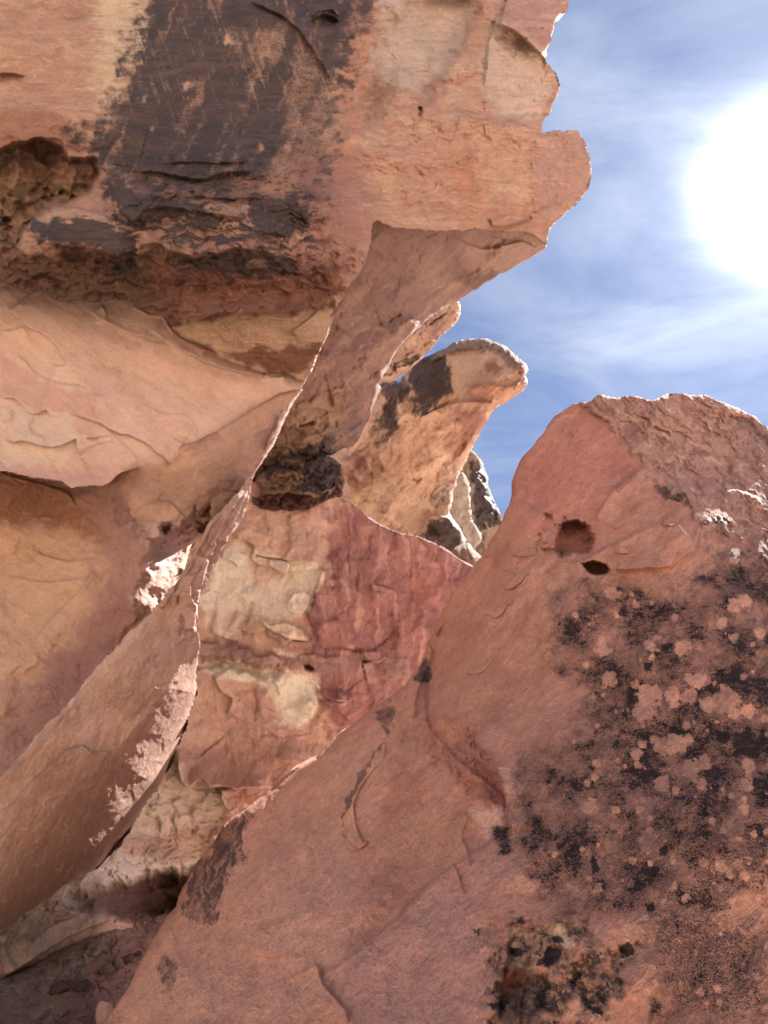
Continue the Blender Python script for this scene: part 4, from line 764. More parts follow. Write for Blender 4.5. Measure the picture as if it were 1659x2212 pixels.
    S.step(z4(1030, 460, 1030, 560, 1080, 660), 20, 30, 3, side=-1); S.step(z4(930, 480, 960, 560, 960, 700), 20, 24, 3, side=-1); S.plates(16, 5, 2, -50, 14, mask=S.mask(z4(640, 880, 800, 850, 820, 1060, 900, 1180, 720, 1120), soft=8))
    S.crack(z4(1035, 985, 1060, 1005, 1090, 980), 2, 5); S.rgh[:] = 1.2
mH = Mass(H_poly, H_ctrl, (202, 158, 126), paintH, 4.5, roll=(16, .4), thick=4.0, seed=18, gain=(1.5, 1.38, 1.36), chroma=.55)
tag(mH.build('mushroom_rock', M_far), 'tall sandstone outcrop curling out like a mushroom against the sky behind the red wall', 'rock outcrop')
I_poly = z6(100, 700, 180, 620, 230, 560, 268, 522, 290, 530, 312, 560, 335, 600, 352, 650, 360, 700, 372, 742, 396, 790, 418, 830, 440, 900, 400, 1010, 340, 1060, 200, 1060, 100, 900)
def paintI(S):
    x, y = S.x, S.y
    S.vary((206, 166, 130), 30, .6, 2, 70, -.1, .4, 3)
    S.varn = .9*S.mask(z6(262, 560, 340, 600, 372, 740, 430, 860, 380, 890, 300, 880, 270, 760, 285, 700, 262, 640), soft=8, nz=12, ns=8, asp=2, ang=70)
    S.lump(50, 40, 1.5, 75, 4); S.lump(14, 6, 1.5, 70, 5); S.strata(0, 12, 4, 4, 6, mask=sstep(1140, 1160, y)); S.rgh[:] = 1.2
mI = Mass(I_poly, [(1000, 1000, 18), (1080, 1120, 18.5), (1040, 980, 18.5), (1010, 1180, 18)], (170, 138, 112), paintI, 3.5, roll=(16, .4), thick=4.0, seed=19)
tag(mI.build('dark_pillar', M_far), 'dark-stained rock pillar farthest back, against the blue sky left of the big boulder', 'rock pillar')
I2_poly = z6(120, 760, 180, 640, 236, 628, 266, 680, 275, 780, 280, 850, 300, 880, 322, 915, 325, 950, 300, 975, 290, 1040, 180, 1060, 120, 900)
def paintI2(S):
    S.vary((196, 156, 130), 30, .5, 2, 80, -.1, .4, 3); S.vary((236, 214, 186), 12, .5, 3, 85, .0, .4, 5)
    S.lump(26, 9, 2.5, 85, 4); S.lump(9, 4, 1.5, 70, 5); S.strata(4, 9, 4, 4, 6); S.rgh[:] = 1.
mI2 = Mass(I2_poly, [(980, 1080, 16.6), (1030, 1160, 16.8), (1000, 1180, 16.4), (1000, 1050, 16.9)], (216, 192, 166), paintI2, 3.0, roll=(10, .15), thick=2.5, seed=21, gain=.8)
tag(mI2.build('pale_buttress', M_far), 'pale cream rounded rock buttress between the mushroom rock and the dark pillar', 'rock pillar')
def paintI3(S):
    S.vary((140, 104, 88), 20, .6, 2, 10, .0, .4, 3); S.lump(20, 12, 1.5, 10, 5); S.lump(8, 4, seed=6); S.varn = .4*sstep(.1, .5, fbm(S.x/20, S.y/10, 3, 4))
I3_poly = z6(190, 985, 230, 965, 262, 955, 285, 985, 310, 1010, 330, 1030, 300, 1080, 240, 1090, 170, 1060)
mI3 = Mass(I3_poly, [(1000, 1180, 12.5), (1040, 1200, 12.5), (1010, 1215, 12.2)], (186, 136, 108), paintI3, 2.0, roll=(16, .5), thick=1.5, seed=23)
tag(mI3.build('boulder', M_far), 'small brown boulder wedged in the notch between mushroom rock and red wall top', 'boulder')

# ------------------------------------------------------------------ G: the great boulder on the right
G_poly = (z6(1659, 420, 1600, 370, 1520, 330, 1450, 300, 1400, 280, 1370, 266, 1345, 264, 1330, 272, 1290, 262, 1220, 257, 1170, 268, 1140, 285, 1100, 290, 1040, 270, 990, 266, 975, 276, 945, 280, 900, 270, 875, 262, 862, 266, 845, 280, 825, 296, 790, 299, 750, 307, 700, 340, 660, 370, 610, 440, 560, 510, 512, 560, 490, 600, 475, 650, 470, 700, 455, 770, 430, 820, 405, 880, 370, 930, 330, 1010, 290, 1060, 230, 1140, 170, 1220, 130, 1300, 90, 1380, 60, 1450, 48, 1500)+
          z7(1375, 600, 1330, 660, 1290, 710, 1230, 760, 1160, 800, 1090, 860, 1010, 920, 950, 970, 900, 1030, 850, 1055, 780, 1090, 700, 1170, 600, 1250, 540, 1290, 490, 1330, 460, 1380, 430, 1430, 390, 1470, 350, 1530, 320, 1590, 285, 1659)+
          z5(760, 1160, 720, 1210, 680, 1270, 640, 1340, 600, 1410, 560, 1500, 520, 1560, 490, 1600, 450, 1669)+zz(120, 2420, 1000, 2480, 1900, 2480, 1900, 1700, 1900, 1100, 1780, 990))
G_ctrl = [(1659, 923, 7.5), (1470, 850, 7.7), (1290, 860, 7.3), (1200, 905, 7.0), (1115, 1010, 6.5), (1030, 1200, 6.0), (920, 1430, 5.5), (690, 1630, 5.1), (430, 1870, 4.6), (300, 2080, 4.1), (225, 2211, 3.8), (600, 2211, 3.0), (1000, 2211, 2.5), (1659, 2211, 2.2),
          (1659, 1800, 2.75), (1659, 1400, 3.85), (1540, 1200, 4.6), (1375, 1030, 5.8), (1300, 1500, 3.95), (1000, 1800, 3.4), (1200, 1300, 4.7), (800, 1850, 3.75), (1659, 1180, 4.85), (1250, 1000, 6.1), (1300, 900, 6.95), (1450, 1000, 6.3), (1600, 1000, 6.55), (500, 2000, 3.85),
          (1840, 1200, 5.0), (1840, 2000, 2.6), (1000, 1500, 4.6), (1100, 1150, 5.75), (1320, 1150, 5.2), (1000, 2420, 2.2)]
SPECK = []
def paintG(S):
    x, y = S.x, S.y
    S.vary((192, 132, 108), 90, .6, 2, -50, -.2, .4, 3); S.vary((152, 96, 78), 70, .5, 2.5, -55, .0, .5, 4)
    S.tint(zz(225, 2212, 430, 1870, 690, 1630, 830, 1540, 820, 1700, 760, 1850, 760, 2000, 700, 2212), (192, 140, 116), .6, soft=30)
    S.tint(zz(1250, 870, 1290, 880, 1380, 1030, 1300, 1080, 1290, 1200, 1130, 1150, 1115, 1010), (178, 112, 96), .8, soft=16)
    S.tint(z6(900, 540, 1040, 550, 1080, 580, 1000, 650, 900, 640), (172, 100, 84), .5, soft=10)
    S.tint(z7(1400, 560, 1500, 500, 1659, 500, 1659, 900, 1440, 860, 1400, 780), (176, 120, 96), .7, soft=22)
    S.tint(z8(900, 980, 1659, 900, 1659, 1659, 1180, 1659, 1120, 1200), (184, 128, 104), .4, soft=34); S.tint(z8(1380, 1180, 1560, 1020, 1700, 1000, 1700, 1400, 1450, 1400), (200, 146, 116), .15, soft=34, nz=14)
    top = S.mask(z6(760, 300, 900, 200, 1500, 200, 1750, 350, 1750, 1120, 1659, 1060, 1560, 960, 1400, 900, 1300, 800, 1180, 720, 1080, 600, 1060, 575, 960, 460, 860, 370), soft=7, warp=1.2)
    S.col = S.col*(1-.75*top[:, None])+lin((182, 134, 116))*.75*top[:, None]
    S.vary((140, 92, 78), 18, .7, 2.5, 30, .0, .4, 41, mask=top); S.vary((208, 176, 150), 12, .5, 3, 28, .2, .5, 42, mask=top)
    # seam of red broken rock
    S.tint(z8(70, 240, 260, 240, 300, 330, 420, 520, 430, 640, 330, 640, 230, 560, 100, 420, 60, 360), (160, 98, 80), .8, soft=16, nz=16); S.tint(z8(110, 250, 240, 250, 230, 340, 120, 370), (196, 132, 92), .6, soft=12, nz=14)
    S.tint(z8(330, 520, 400, 540, 430, 640, 470, 800, 430, 800, 380, 700, 330, 640), (138, 80, 70), .8, soft=7)
    S.tint(z8(0, 880, 280, 640, 430, 640, 420, 760, 230, 1010, 0, 1150), (176, 122, 100), .4, soft=20)
    S.vary((204, 158, 138), 9, .7, 1, 0, .2, .42, 44, mask=S.mask(z8(0, 1100, 230, 1060, 380, 1200, 420, 1400, 300, 1659, -80, 1659, -60, 1300), soft=26))
    S.tint(z8(280, 660, 400, 660, 420, 760, 340, 800), (200, 156, 138), .7, soft=8, nz=10); S.tint(z8(410, 470, 470, 470, 470, 580, 430, 590), (206, 156, 128), .8, soft=6)
    S.tint(zz(1110, 1770, 1050, 1860, 940, 1920, 850, 2000, 700, 2110, 760, 2260, 1080, 2260, 1060, 2080, 1010, 1990, 1060, 1900, 1130, 1880), (172, 126, 114), .55, soft=22, nz=14)
    sk_ = fbm(rot(S.wx, S.wy, 106)[0]/55, rot(S.wx, S.wy, 106)[1]/9, 4, 90, .65)
    # lichens: black specks follow wide patches, pale rosettes cover them
    li = 1.0*S.mask(z6(720, 1110, 1000, 1130, 1230, 1180, 1500, 1000, 1659, 960, 1750, 1100, 1750, 1700, 1560, 1659, 760, 1659, 640, 1500, 590, 1330, 650, 1200), soft=40, nz=40, ns=50)
    li = np.maximum(li, 1.0*S.mask(z8(760, -100, 1750, -100, 1750, 960, 1660, 1060, 1360, 1180, 700, 1150, 520, 1000, 430, 760, 480, 500, 560, 360, 760, 280), soft=44, nz=40, ns=50))
    li = li*(.70+.42*fbm(x/70, y/70, 3, 91)); core = S.mask(z8(960, 60, 1700, 40, 1700, 620, 1200, 620, 940, 520), soft=50); li = li+.14*core
    li = np.maximum(li, .9*S.mask(z8(370, 740, 470, 730, 460, 860, 400, 880), soft=8)); li = np.maximum(li, .8*S.mask(z8(1100, 1540, 1160, 1540, 1160, 1640, 1100, 1640), soft=10)); li = np.maximum(li, .68*S.mask(z8(1000, 1000, 1700, 1200, 1700, 1659, 1200, 1659), soft=60))
    grey = S.mask(z6(1300, 920, 1400, 900, 1659, 1040, 1750, 1100, 1750, 1700, 1600, 1600, 1590, 1300, 1480, 1200, 1420, 1040), soft=20, nz=22); S.vary((112, 84, 72), 20, .8, 1, 0, -.1, .3, 47, mask=grey)
    S.vary((128, 92, 84), 24, .7, 1, 0, -.3, .3, 48, mask=np.clip(li, 0, 1)); S.vary((104, 78, 78), 11, .7, 1, 0, .0, .35, 58, mask=np.clip(li, 0, 1)); S.vary((160, 124, 112), 8, .5, 1, 0, .15, .4, 68, mask=np.clip(li, 0, 1))
    spots = [z8(a, b)[0]+(r*.463,) for a, b, r in ((920, 45, 36), (1100, 130, 62), (1080, 210, 56), (1210, 120, 60), (1290, 130, 50), (1330, 60, 60), (1460, 150, 70), (1380, 170, 46), (1230, 350, 66), (1170, 370, 46), (1290, 330, 40), (1300, 470, 62), (1350, 540, 46), (1360, 440, 40), (1170, 540, 56), (1045, 400, 46), (1050, 450, 30), (860, 445, 40), (850, 510, 24), (1570, 460, 44), (1560, 545, 40), (830, 650, 54), (1060, 660, 30), (665, 870, 28),
              (540, 1030, 56), (500, 990, 30), (870, 1240, 60), (920, 1220, 40), (1030, 1230, 56), (990, 1190, 36), (1060, 1290, 34), (1080, 1380, 36), (1360, 910, 34), (1440, 920, 44), (1480, 960, 30), (1400, 715, 24), (1550, 655, 32), (1420, 250, 20), (1500, 210, 40), (1560, 200, 40), (1640, 240, 30), (270, 1610, 42), (760, 1610, 60), (700, 1640, 40))]
    spots += [z6(a, b)[0]+(r*.463,) for a, b, r in ((930, 1190, 42), (880, 1450, 44), (1260, 1450, 40), (920, 1590, 40), (1040, 1620, 36), (960, 1290, 30), (1110, 1440, 40), (1440, 1330, 44), (1550, 1230, 60), (1500, 1250, 44), (1370, 1600, 40), (1290, 1590, 40), (1500, 1400, 30), (1500, 1040, 26), (1620, 1380, 30))]
    cov = np.zeros(len(x)); rs = random.Random(8)
    spots += [(rs.uniform(1230, 1680), rs.uniform(1270, 2180), rs.uniform(3, 11)) for _ in range(150)]
    for a, b, r in spots:
        i = np.where((abs(x-a) < r*1.9) & (abs(y-b) < r*1.9))[0]
        if len(i) == 0: continue
        r = r*(.5+.45*((int(a)*7+int(b)*3) % 10)/10); an = np.arctan2(y[i]-b, x[i]-a)
        d = np.hypot(x[i]-a, y[i]-b)/r-(1+.75*fbm(x[i]/(8+r*.5), y[i]/(8+r*.5), 5, int(a) % 40, .68))
        cov[i] = np.maximum(cov[i], sstep(.14, -.08, d)*(.5+.5*((int(a)*13+int(b)) % 7)/7))
    S.col = S.col*(1-.7*cov[:, None])+lin((206, 148, 120))*.7*cov[:, None]; li = li*(1-.9*cov)
    S.vary((186, 124, 98), 7, .6, 1, 0, .1, .4, 49, mask=cov); S.h += cov*.8
    # cluster of old solution pits at the lower right
    pit = S.mask(z8(390, 1230, 480, 1190, 640, 1200, 780, 1200, 920, 1300, 1040, 1340, 1000, 1500, 900, 1600, 640, 1700, 400, 1700, 350, 1500), soft=26, warp=2.4, nz=34, ns=30)*sstep(-.5, .1, fbm(x/55, y/55, 3, 78)); li = np.maximum(li, .85*pit*sstep(-.1, .3, fbm(x/40, y/40, 3, 79)))
    for cc_, sc_, am_, lo_, sd_ in (((112, 78, 60), 60, .8, -.25, 51), ((188, 138, 104), 34, .85, .04, 52), ((72, 54, 50), 26, .85, .06, 57), ((120, 104, 92), 15, .7, .12, 97), ((206, 160, 122), 11, .7, .2, 98), ((58, 44, 44), 9, .7, .18, 99)): S.vary(cc_, sc_, am_, 1, 0, lo_, lo_+.07, sd_, mask=pit, o=6)
    S.pits(12, 6, pit, .3, 96); S.tint(z8(400, 1400, 520, 1380, 640, 1450, 620, 1700, 400, 1700), (74, 56, 52), .7, soft=14, nz=12)
    S.tint(z8(400, 1410, 520, 1400, 530, 1500, 440, 1520), (112, 62, 48), .9, soft=7); S.tint(z8(640, 1230, 680, 1200, 740, 1240, 740, 1310, 690, 1300, 700, 1250), (214, 176, 140), .9, soft=4); S.tint(z8(480, 1240, 600, 1220, 640, 1300, 560, 1360, 470, 1290), (176, 132, 100), .8, soft=5)
    cl = np.zeros(len(x))
    for P in (z8(450, 1300, 500, 1295, 530, 1320, 510, 1350, 470, 1350), z8(570, 1385, 620, 1340, 640, 1300, 690, 1310, 690, 1350, 640, 1400), z8(650, 1255, 700, 1250, 710, 1280, 660, 1290), z8(960, 1290, 1010, 1275, 1040, 1310, 1030, 1340, 980, 1350), z8(480, 1170, 520, 1160, 525, 1190, 490, 1195), z8(280, 1225, 320, 1215, 310, 1250), z8(800, 1560, 860, 1580, 900, 1620, 840, 1610), z8(360, 1560, 420, 1560, 440, 1600, 370, 1600), z8(880, 1540, 900, 1545, 890, 1570),
              z8(1000, 130, 1050, 130, 1060, 165, 1010, 180), z8(990, 180, 1010, 200, 1000, 240, 975, 230), z8(1415, 300, 1470, 290, 1485, 320, 1460, 350, 1420, 340), z8(820, 455, 855, 460, 850, 480, 825, 475), z6(1155, 1435, 1215, 1425, 1220, 1450, 1175, 1465), z6(1450, 1230, 1465, 1205, 1482, 1235, 1460, 1243), z6(1075, 1515, 1115, 1510, 1110, 1560, 1085, 1550), z8(1090, 1100, 1125, 1095, 1130, 1130, 1095, 1135), z8(830, 880, 855, 870, 870, 950, 840, 965), z8(1145, 830, 1195, 825, 1195, 870, 1150, 880), z6(960, 1270, 1000, 1265, 1000, 1300, 965, 1300)):
        cl = np.maximum(cl, S.mask(P, soft=1.6, warp=.35, nz=6, ns=6))
    S.col = S.col*(1-.93*cl[:, None])+lin((38, 32, 38))*.93*cl[:, None]; S.lich = np.clip(li, 0, 1.2)
    S.varn = np.maximum(S.varn, .72*S.mask(z7(480, 1335, 560, 1290, 620, 1255, 630, 1290, 590, 1310, 590, 1400, 570, 1480, 600, 1450, 560, 1500, 520, 1500, 500, 1600, 420, 1659, 350, 1659, 390, 1540, 440, 1420), soft=6, nz=14, ns=5, asp=7, ang=104))
    S.varn = np.maximum(S.varn, .66*S.mask(z5(850, 960, 900, 950, 1060, 880, 1060, 960, 980, 1000, 950, 1180, 930, 1240, 840, 1230, 780, 1200, 800, 1080), soft=6, nz=16, ns=5, asp=7, ang=104))
    S.varn = np.maximum(S.varn, .62*S.mask(z5(700, 1380, 760, 1390, 765, 1440, 740, 1540, 715, 1560, 680, 1450), soft=8, nz=8, ns=5, asp=5, ang=100)); S.varn = np.maximum(S.varn, .35*S.mask(z5(770, 1230, 800, 1230, 760, 1380, 740, 1380), soft=8))
    S.varn = S.varn*np.where(x < 640, np.clip(.92+.6*sk_, .45, 1.2), 1)
    S.varn = np.maximum(S.varn, .62*S.mask(z7(1150, 820, 1240, 780, 1270, 800, 1230, 880, 1220, 960, 1190, 900), soft=9, nz=12)); S.varn = np.maximum(S.varn, .75*S.mask(z7(1330, 690, 1395, 570, 1410, 600, 1400, 700), soft=6))
    S.varn = np.maximum(S.varn, .6*S.mask(z7(1195, 960, 1215, 960, 1110, 1120, 1050, 1250, 1020, 1310, 1050, 1390, 1030, 1380, 1010, 1300, 1040, 1200, 1100, 1090), soft=4, nz=5))  # undercut shade along the long flake's left edge, painted in through the varnish mask
    S.varn = np.maximum(S.varn, .7*S.mask(z6(1120, 700, 1200, 710, 1290, 760, 1310, 800, 1220, 770, 1140, 740), soft=5, nz=10)); S.varn = np.maximum(S.varn, .6*S.mask(z6(1340, 850, 1460, 840, 1500, 880, 1400, 890), soft=5, nz=10)); S.varn = np.maximum(S.varn, .5*S.mask(z6(1400, 340, 1600, 400, 1700, 520, 1560, 450), soft=10, nz=14)); S.varn = np.maximum(S.varn, .45*S.mask(z6(1120, 470, 1190, 480, 1180, 510, 1130, 500), soft=5, nz=8))
    S.varn = np.maximum(S.varn, .55*pit*sstep(.1, .4, fbm(x/18, y/24, 3, 53))); S.varn = np.maximum(S.varn, .4*S.mask(z6(940, 680, 1060, 600, 1070, 640, 960, 720), soft=5, nz=8))
    S.tint(z7(1440, 455, 1455, 450, 1457, 490, 1443, 488), (96, 60, 58), .8, soft=2)
    # relief
    S.lump(220, 46, 1.5, -50, 5, o=3); S.lump(60, 10, 2, -55, 6, o=4); S.lump(16, 2.4, 1.5, -50, 7); S.lump(7, 1.1, seed=8); S.plates(90, 3.0, 2, -55, 71)
    S.lump(40, 15, 3.0, 36, 9, mask=top); S.strata(36, 17, 17.0, 9, 10, mask=top, col=.06); S.strata(33, 7, 6.0, 6, 11, mask=top, col=.05); S.lump(9, 3.5, 2.5, 30, 12, mask=top, gain=.65)
    seam = S.mask(z8(70, 230, 260, 230, 310, 330, 430, 520, 440, 640, 340, 660, 230, 570, 90, 430, 40, 360), soft=12); S.lump(30, 15, 1.5, 50, 14, mask=seam); S.plates(28, 9, 1.6, 55, 15, mask=seam)
    S.step(z8(0, 260, 30, 100, 90, -60, 60, -160), 14, 34, 3, seed=31, side=-1); S.step(z8(70, 10, 80, 160, 95, 340, 60, 420), 12, 30, 3, seed=32, side=-1)
    S.step(z8(260, 270, 300, 350, 300, 420, 350, 470, 400, 500, 430, 560, 440, 680, 470, 790), 26, 50, 2.5, seed=33, side=-1)
    S.step(z8(230, 660, 260, 700, 230, 780, 260, 860, 270, 940), 9, 26, 3, seed=34); S.step(zz(1115, 1760, 1090, 1800, 1010, 1850, 930, 1905, 850, 1990, 740, 2080, 690, 2110), 13, 130, 5, seed=35, side=-1); S.step(zz(915, 1440, 925, 1560, 990, 1640, 1085, 1720, 1100, 1800), 11, 110, 5, seed=65, side=1)
    S.step(zz(760, 1560, 700, 1720, 600, 1900, 540, 2060, 500, 2212), 6, 120, 10, seed=66, side=-1); S.step(z8(190, 900, 220, 980, 240, 1060), 7, 20, 2, seed=36)
    S.h -= 30*S.mask(z7(1390, 570, 1450, 560, 1480, 640, 1440, 780, 1420, 860, 1350, 940, 1280, 960, 1360, 800, 1380, 700), soft=14)
    S.pits(13, 1.8, 1-top, .16, 93); S.pits(6.5, 1.0, 1-top, .2, 94)
    # holes
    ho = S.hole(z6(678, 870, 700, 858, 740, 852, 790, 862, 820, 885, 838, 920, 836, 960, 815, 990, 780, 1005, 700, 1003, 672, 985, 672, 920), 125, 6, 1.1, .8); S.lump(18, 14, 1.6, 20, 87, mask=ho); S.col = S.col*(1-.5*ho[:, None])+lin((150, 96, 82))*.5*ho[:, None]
    S.hole(z6(795, 1052, 850, 1045, 905, 1060, 921, 1085, 900, 1104, 860, 1110, 820, 1092), 140, 2.5, .3); S.hole(z6(615, 820, 650, 830, 655, 850, 625, 850), 24, 2, .2); S.hole(z6(700, 835, 720, 835, 720, 855, 702, 855), 18, 2, .2); S.hole(z6(582, 914, 597, 914, 597, 926, 584, 926), 16, 1.6, .2); S.hole(z6(600, 985, 670, 985, 675, 1000, 620, 1005), 24, 2.5, .2)
    S.h -= 26*S.mask(z6(480, 620, 560, 560, 700, 400, 800, 330, 900, 420, 1060, 590, 920, 690, 860, 790, 830, 860, 700, 860, 610, 840, 540, 800, 530, 700), soft=22)
    S.step(z6(480, 610, 520, 670, 530, 760, 560, 800, 620, 840), 12, 40, 3, seed=37, side=1); S.step(z6(1060, 575, 1060, 620, 940, 700, 900, 760, 840, 860), 12, 50, 4, seed=38, side=-1)
    S.step(z6(700, 1050, 800, 1035, 900, 980, 1000, 935, 1100, 885, 1160, 878, 1240, 870, 1290, 930, 1320, 975), 16, 50, 3, seed=39, side=1); S.step(z6(920, 1080, 1000, 1085, 1100, 1075, 1200, 1070, 1270, 1020, 1322, 975), 16, 40, 2.2, seed=40, side=-1)
    S.plates(16, 6, 1.5, 10, 43, mask=S.mask(z6(560, 860, 680, 850, 680, 1000, 580, 1000), soft=6)); S.lump(12, 6, 1.5, 20, 44, mask=S.mask(z6(600, 1000, 800, 1010, 830, 1080, 740, 1090, 650, 1040), soft=6))
    S.step(z6(880, 610, 920, 605, 950, 585), 5, 14, 1.5); S.step(z6(700, 440, 740, 450, 760, 470), 4, 12, 1.5, side=-1); S.step(z6(1430, 715, 1500, 710, 1600, 740, 1640, 790), 20, 30, 2.5, side=1); S.step(z6(1560, 530, 1620, 580, 1659, 610), 10, 20, 2)
    S.step(z7(670, 1330, 700, 1300, 740, 1310, 760, 1350), 4, 24, 1.6, side=1); S.step(z7(840, 1310, 880, 1310, 900, 1350, 890, 1450, 920, 1500, 930, 1600), 4, 30, 1.8, seed=51, side=-1); S.step(z7(1170, 1200, 1200, 1160, 1260, 1110, 1330, 1090), 4, 24, 2, seed=52, side=1)
    S.step(z7(970, 970, 985, 1000, 1000, 1020), 5, 10, 1.5); S.step(z7(1265, 1150, 1275, 1170, 1260, 1190), 3, 12, 1.5)
    S.step(z5(1100, 1240, 1120, 1300, 1150, 1380, 1180, 1385, 1230, 1375, 1260, 1430, 1290, 1500), 9, 44, 2, seed=53, side=-1); S.step(z5(1360, 1390, 1400, 1500, 1450, 1560, 1500, 1620, 1500, 1680), 14, 60, 2.6, seed=54, side=1); S.step(z5(1110, 900, 1115, 1100, 1090, 1280, 1090, 1400), 6, 40, 5, seed=55, side=-1)
    S.step(z5(1370, 820, 1365, 960, 1400, 1040, 1430, 1190), 4, 26, 2, seed=56, side=-1); S.step(z5(830, 1370, 860, 1350, 870, 1365), 5, 16, 1.6); S.lump(10, 7, 5, 104, 57, mask=S.varn*sstep(1100, 900, x)*sstep(1600, 1750, y))
    S.hole(z5(1510, 1265, 1525, 1255, 1532, 1275, 1518, 1295), 6, 1.6, .2); S.hole(z5(1525, 1065, 1540, 1062, 1538, 1080), 5, 1.5, .2)
    S.step(z6(600, 1500, 615, 1470, 640, 1450), 9, 16, 1.6, side=1); S.step(z6(1420, 1430, 1560, 1440, 1659, 1455), 4, 20, 1.6)
    S.h -= pit*24*(.6+.9*fbm(x/52, y/64, 3, 59)); S.hole(z8(440, 1290, 470, 1260, 440, 1400, 400, 1500, 390, 1400), 16, 4); S.hole(z8(780, 1330, 800, 1330, 780, 1420, 760, 1470, 755, 1420), 14, 3); S.hole(z8(505, 1560, 530, 1500, 520, 1600, 500, 1700), 14, 3); S.step(z8(640, 1210, 700, 1195, 745, 1240, 745, 1310, 780, 1300), 10, 16, 2, side=-1)
    S.step(z8(400, 1660, 410, 1500, 430, 1400, 455, 1280), 22, 30, 3, side=-1); S.step(z8(400, 1190, 500, 1190, 600, 1210), 8, 20, 2, side=-1)
    S.crack(z8(1400, 800, 1480, 760, 1560, 720), 1.6, 2.0); S.rgh = .75+top*1.0+.3*np.clip(li, 0, 1)
mG = Mass(G_poly, G_ctrl, (174, 120, 98), paintG, 3.0, roll=(8, .07), thick=1.1, seed=25, gain=1.74, chroma=.80, shrink=.04,
          rolls=[(z7(1330, 660, 1160, 800, 950, 970, 850, 1055, 700, 1170, 540, 1290, 430, 1430, 350, 1530)+z5(760, 1160, 640, 1340, 560, 1500, 450, 1669), 34, .13)])
bl = thing('great_boulder', 'massive reddish boulder with a round hole and black lichen filling the right side', 'boulder', at(1000, 2400, 2.4))
mG.build('boulder_body', M_boul, bl)
for i, (P, a) in enumerate(((z7(1215, 955, 1200, 985, 1150, 1050, 1110, 1110, 1070, 1180, 1040, 1250, 1018, 1310, 1030, 1345, 1040, 1395, 1062, 1418, 1092, 1438, 1120, 1420, 1134, 1395, 1110, 1400, 1080, 1330, 1070, 1240, 1100, 1160, 1160, 1080, 1205, 1030), (840, 1600, 770, 1830, 2.5, 8)),
             (z6(360, 1104, 395, 1120, 420, 1155, 440, 1180, 470, 1172, 510, 1140, 520, 1115, 545, 1105, 530, 1098, 480, 1104, 430, 1080), (1090, 1230, 1095, 1275, 1.5, 8)),
             (z6(328, 1295, 360, 1300, 390, 1313, 420, 1292, 440, 1255, 475, 1232, 440, 1225, 380, 1260), (1060, 1290, 1070, 1340, 1, 6)),
             (z6(245, 1562, 290, 1576, 330, 1560, 380, 1500, 418, 1434, 380, 1450, 320, 1520), (1070, 1400, 1030, 1460, 1, 5)),
             (z6(440, 1010, 480, 1022, 540, 1025, 585, 1005, 580, 985, 540, 975, 500, 995), (1120, 1180, 1120, 1206, 1, 6)),
             (z6(325, 1020, 350, 1000, 388, 995, 360, 1020), (1050, 1190, 1050, 1206, 1, 4)),
             (z6(1160, 850, 1210, 815, 1255, 830, 1240, 870, 1200, 882, 1165, 875), (1450, 1105, 1445, 1138, 3, 10)),
             (z6(940, 975, 980, 970, 1012, 990, 1010, 1010, 960, 1010, 945, 998), (1340, 1180, 1340, 1200, 3, 7)))):
    sheet(mG, P, grad(*a), 'rock_flake', None, None, M_boul, seed=60+i, par_obj=bl, roll=5)

# ------------------------------------------------------------------ F: rubble slope at the lower left, with loose stones
F_poly = zz(-260, 2150, -100, 2140, 0, 2118, 60, 2085, 120, 2050, 200, 2018, 300, 1985, 360, 1972, 420, 1950, 480, 1980, 460, 2200, 420, 2450, -260, 2600)
def paintF(S):
    S.vary((176, 146, 120), 26, .7, 2, -20, -.1, .4, 3); S.vary((110, 80, 74), 16, .7, 2, -25, .1, .4, 5)
    S.tint(z5(250, 1500, 700, 1180, 640, 1330, 480, 1600, 400, 1700, 300, 1700), (166, 112, 98), .7, soft=16, nz=12); S.tint(z5(0, 1500, 250, 1480, 300, 1600, 100, 1669, 0, 1669), (168, 140, 108), .7, soft=12, nz=12)
    S.lump(60, 26, 2, -25, 5); S.lump(18, 8, 1.6, -25, 6); S.lump(7, 3, seed=7); S.plates(22, 7, 1.8, -25, 8); S.strata(-28, 16, 7, 5, 9); S.rgh[:] = 1.6
mF = Mass(F_poly, [(0, 2125, 5.3), (0, 2212, 4.5), (-200, 2212, 4.1), (240, 2190, 5.0), (400, 1980, 7.2), (200, 2040, 6.0), (350, 2100, 6.0), (0, 2500, 3.4), (400, 2400, 4.0)], (160, 130, 112), paintF, 5.0, roll=(10, .15), thick=1.0, seed=27, gain=1.25)
fo = mF.build('rubble_slope', M_bed); struct(fo)
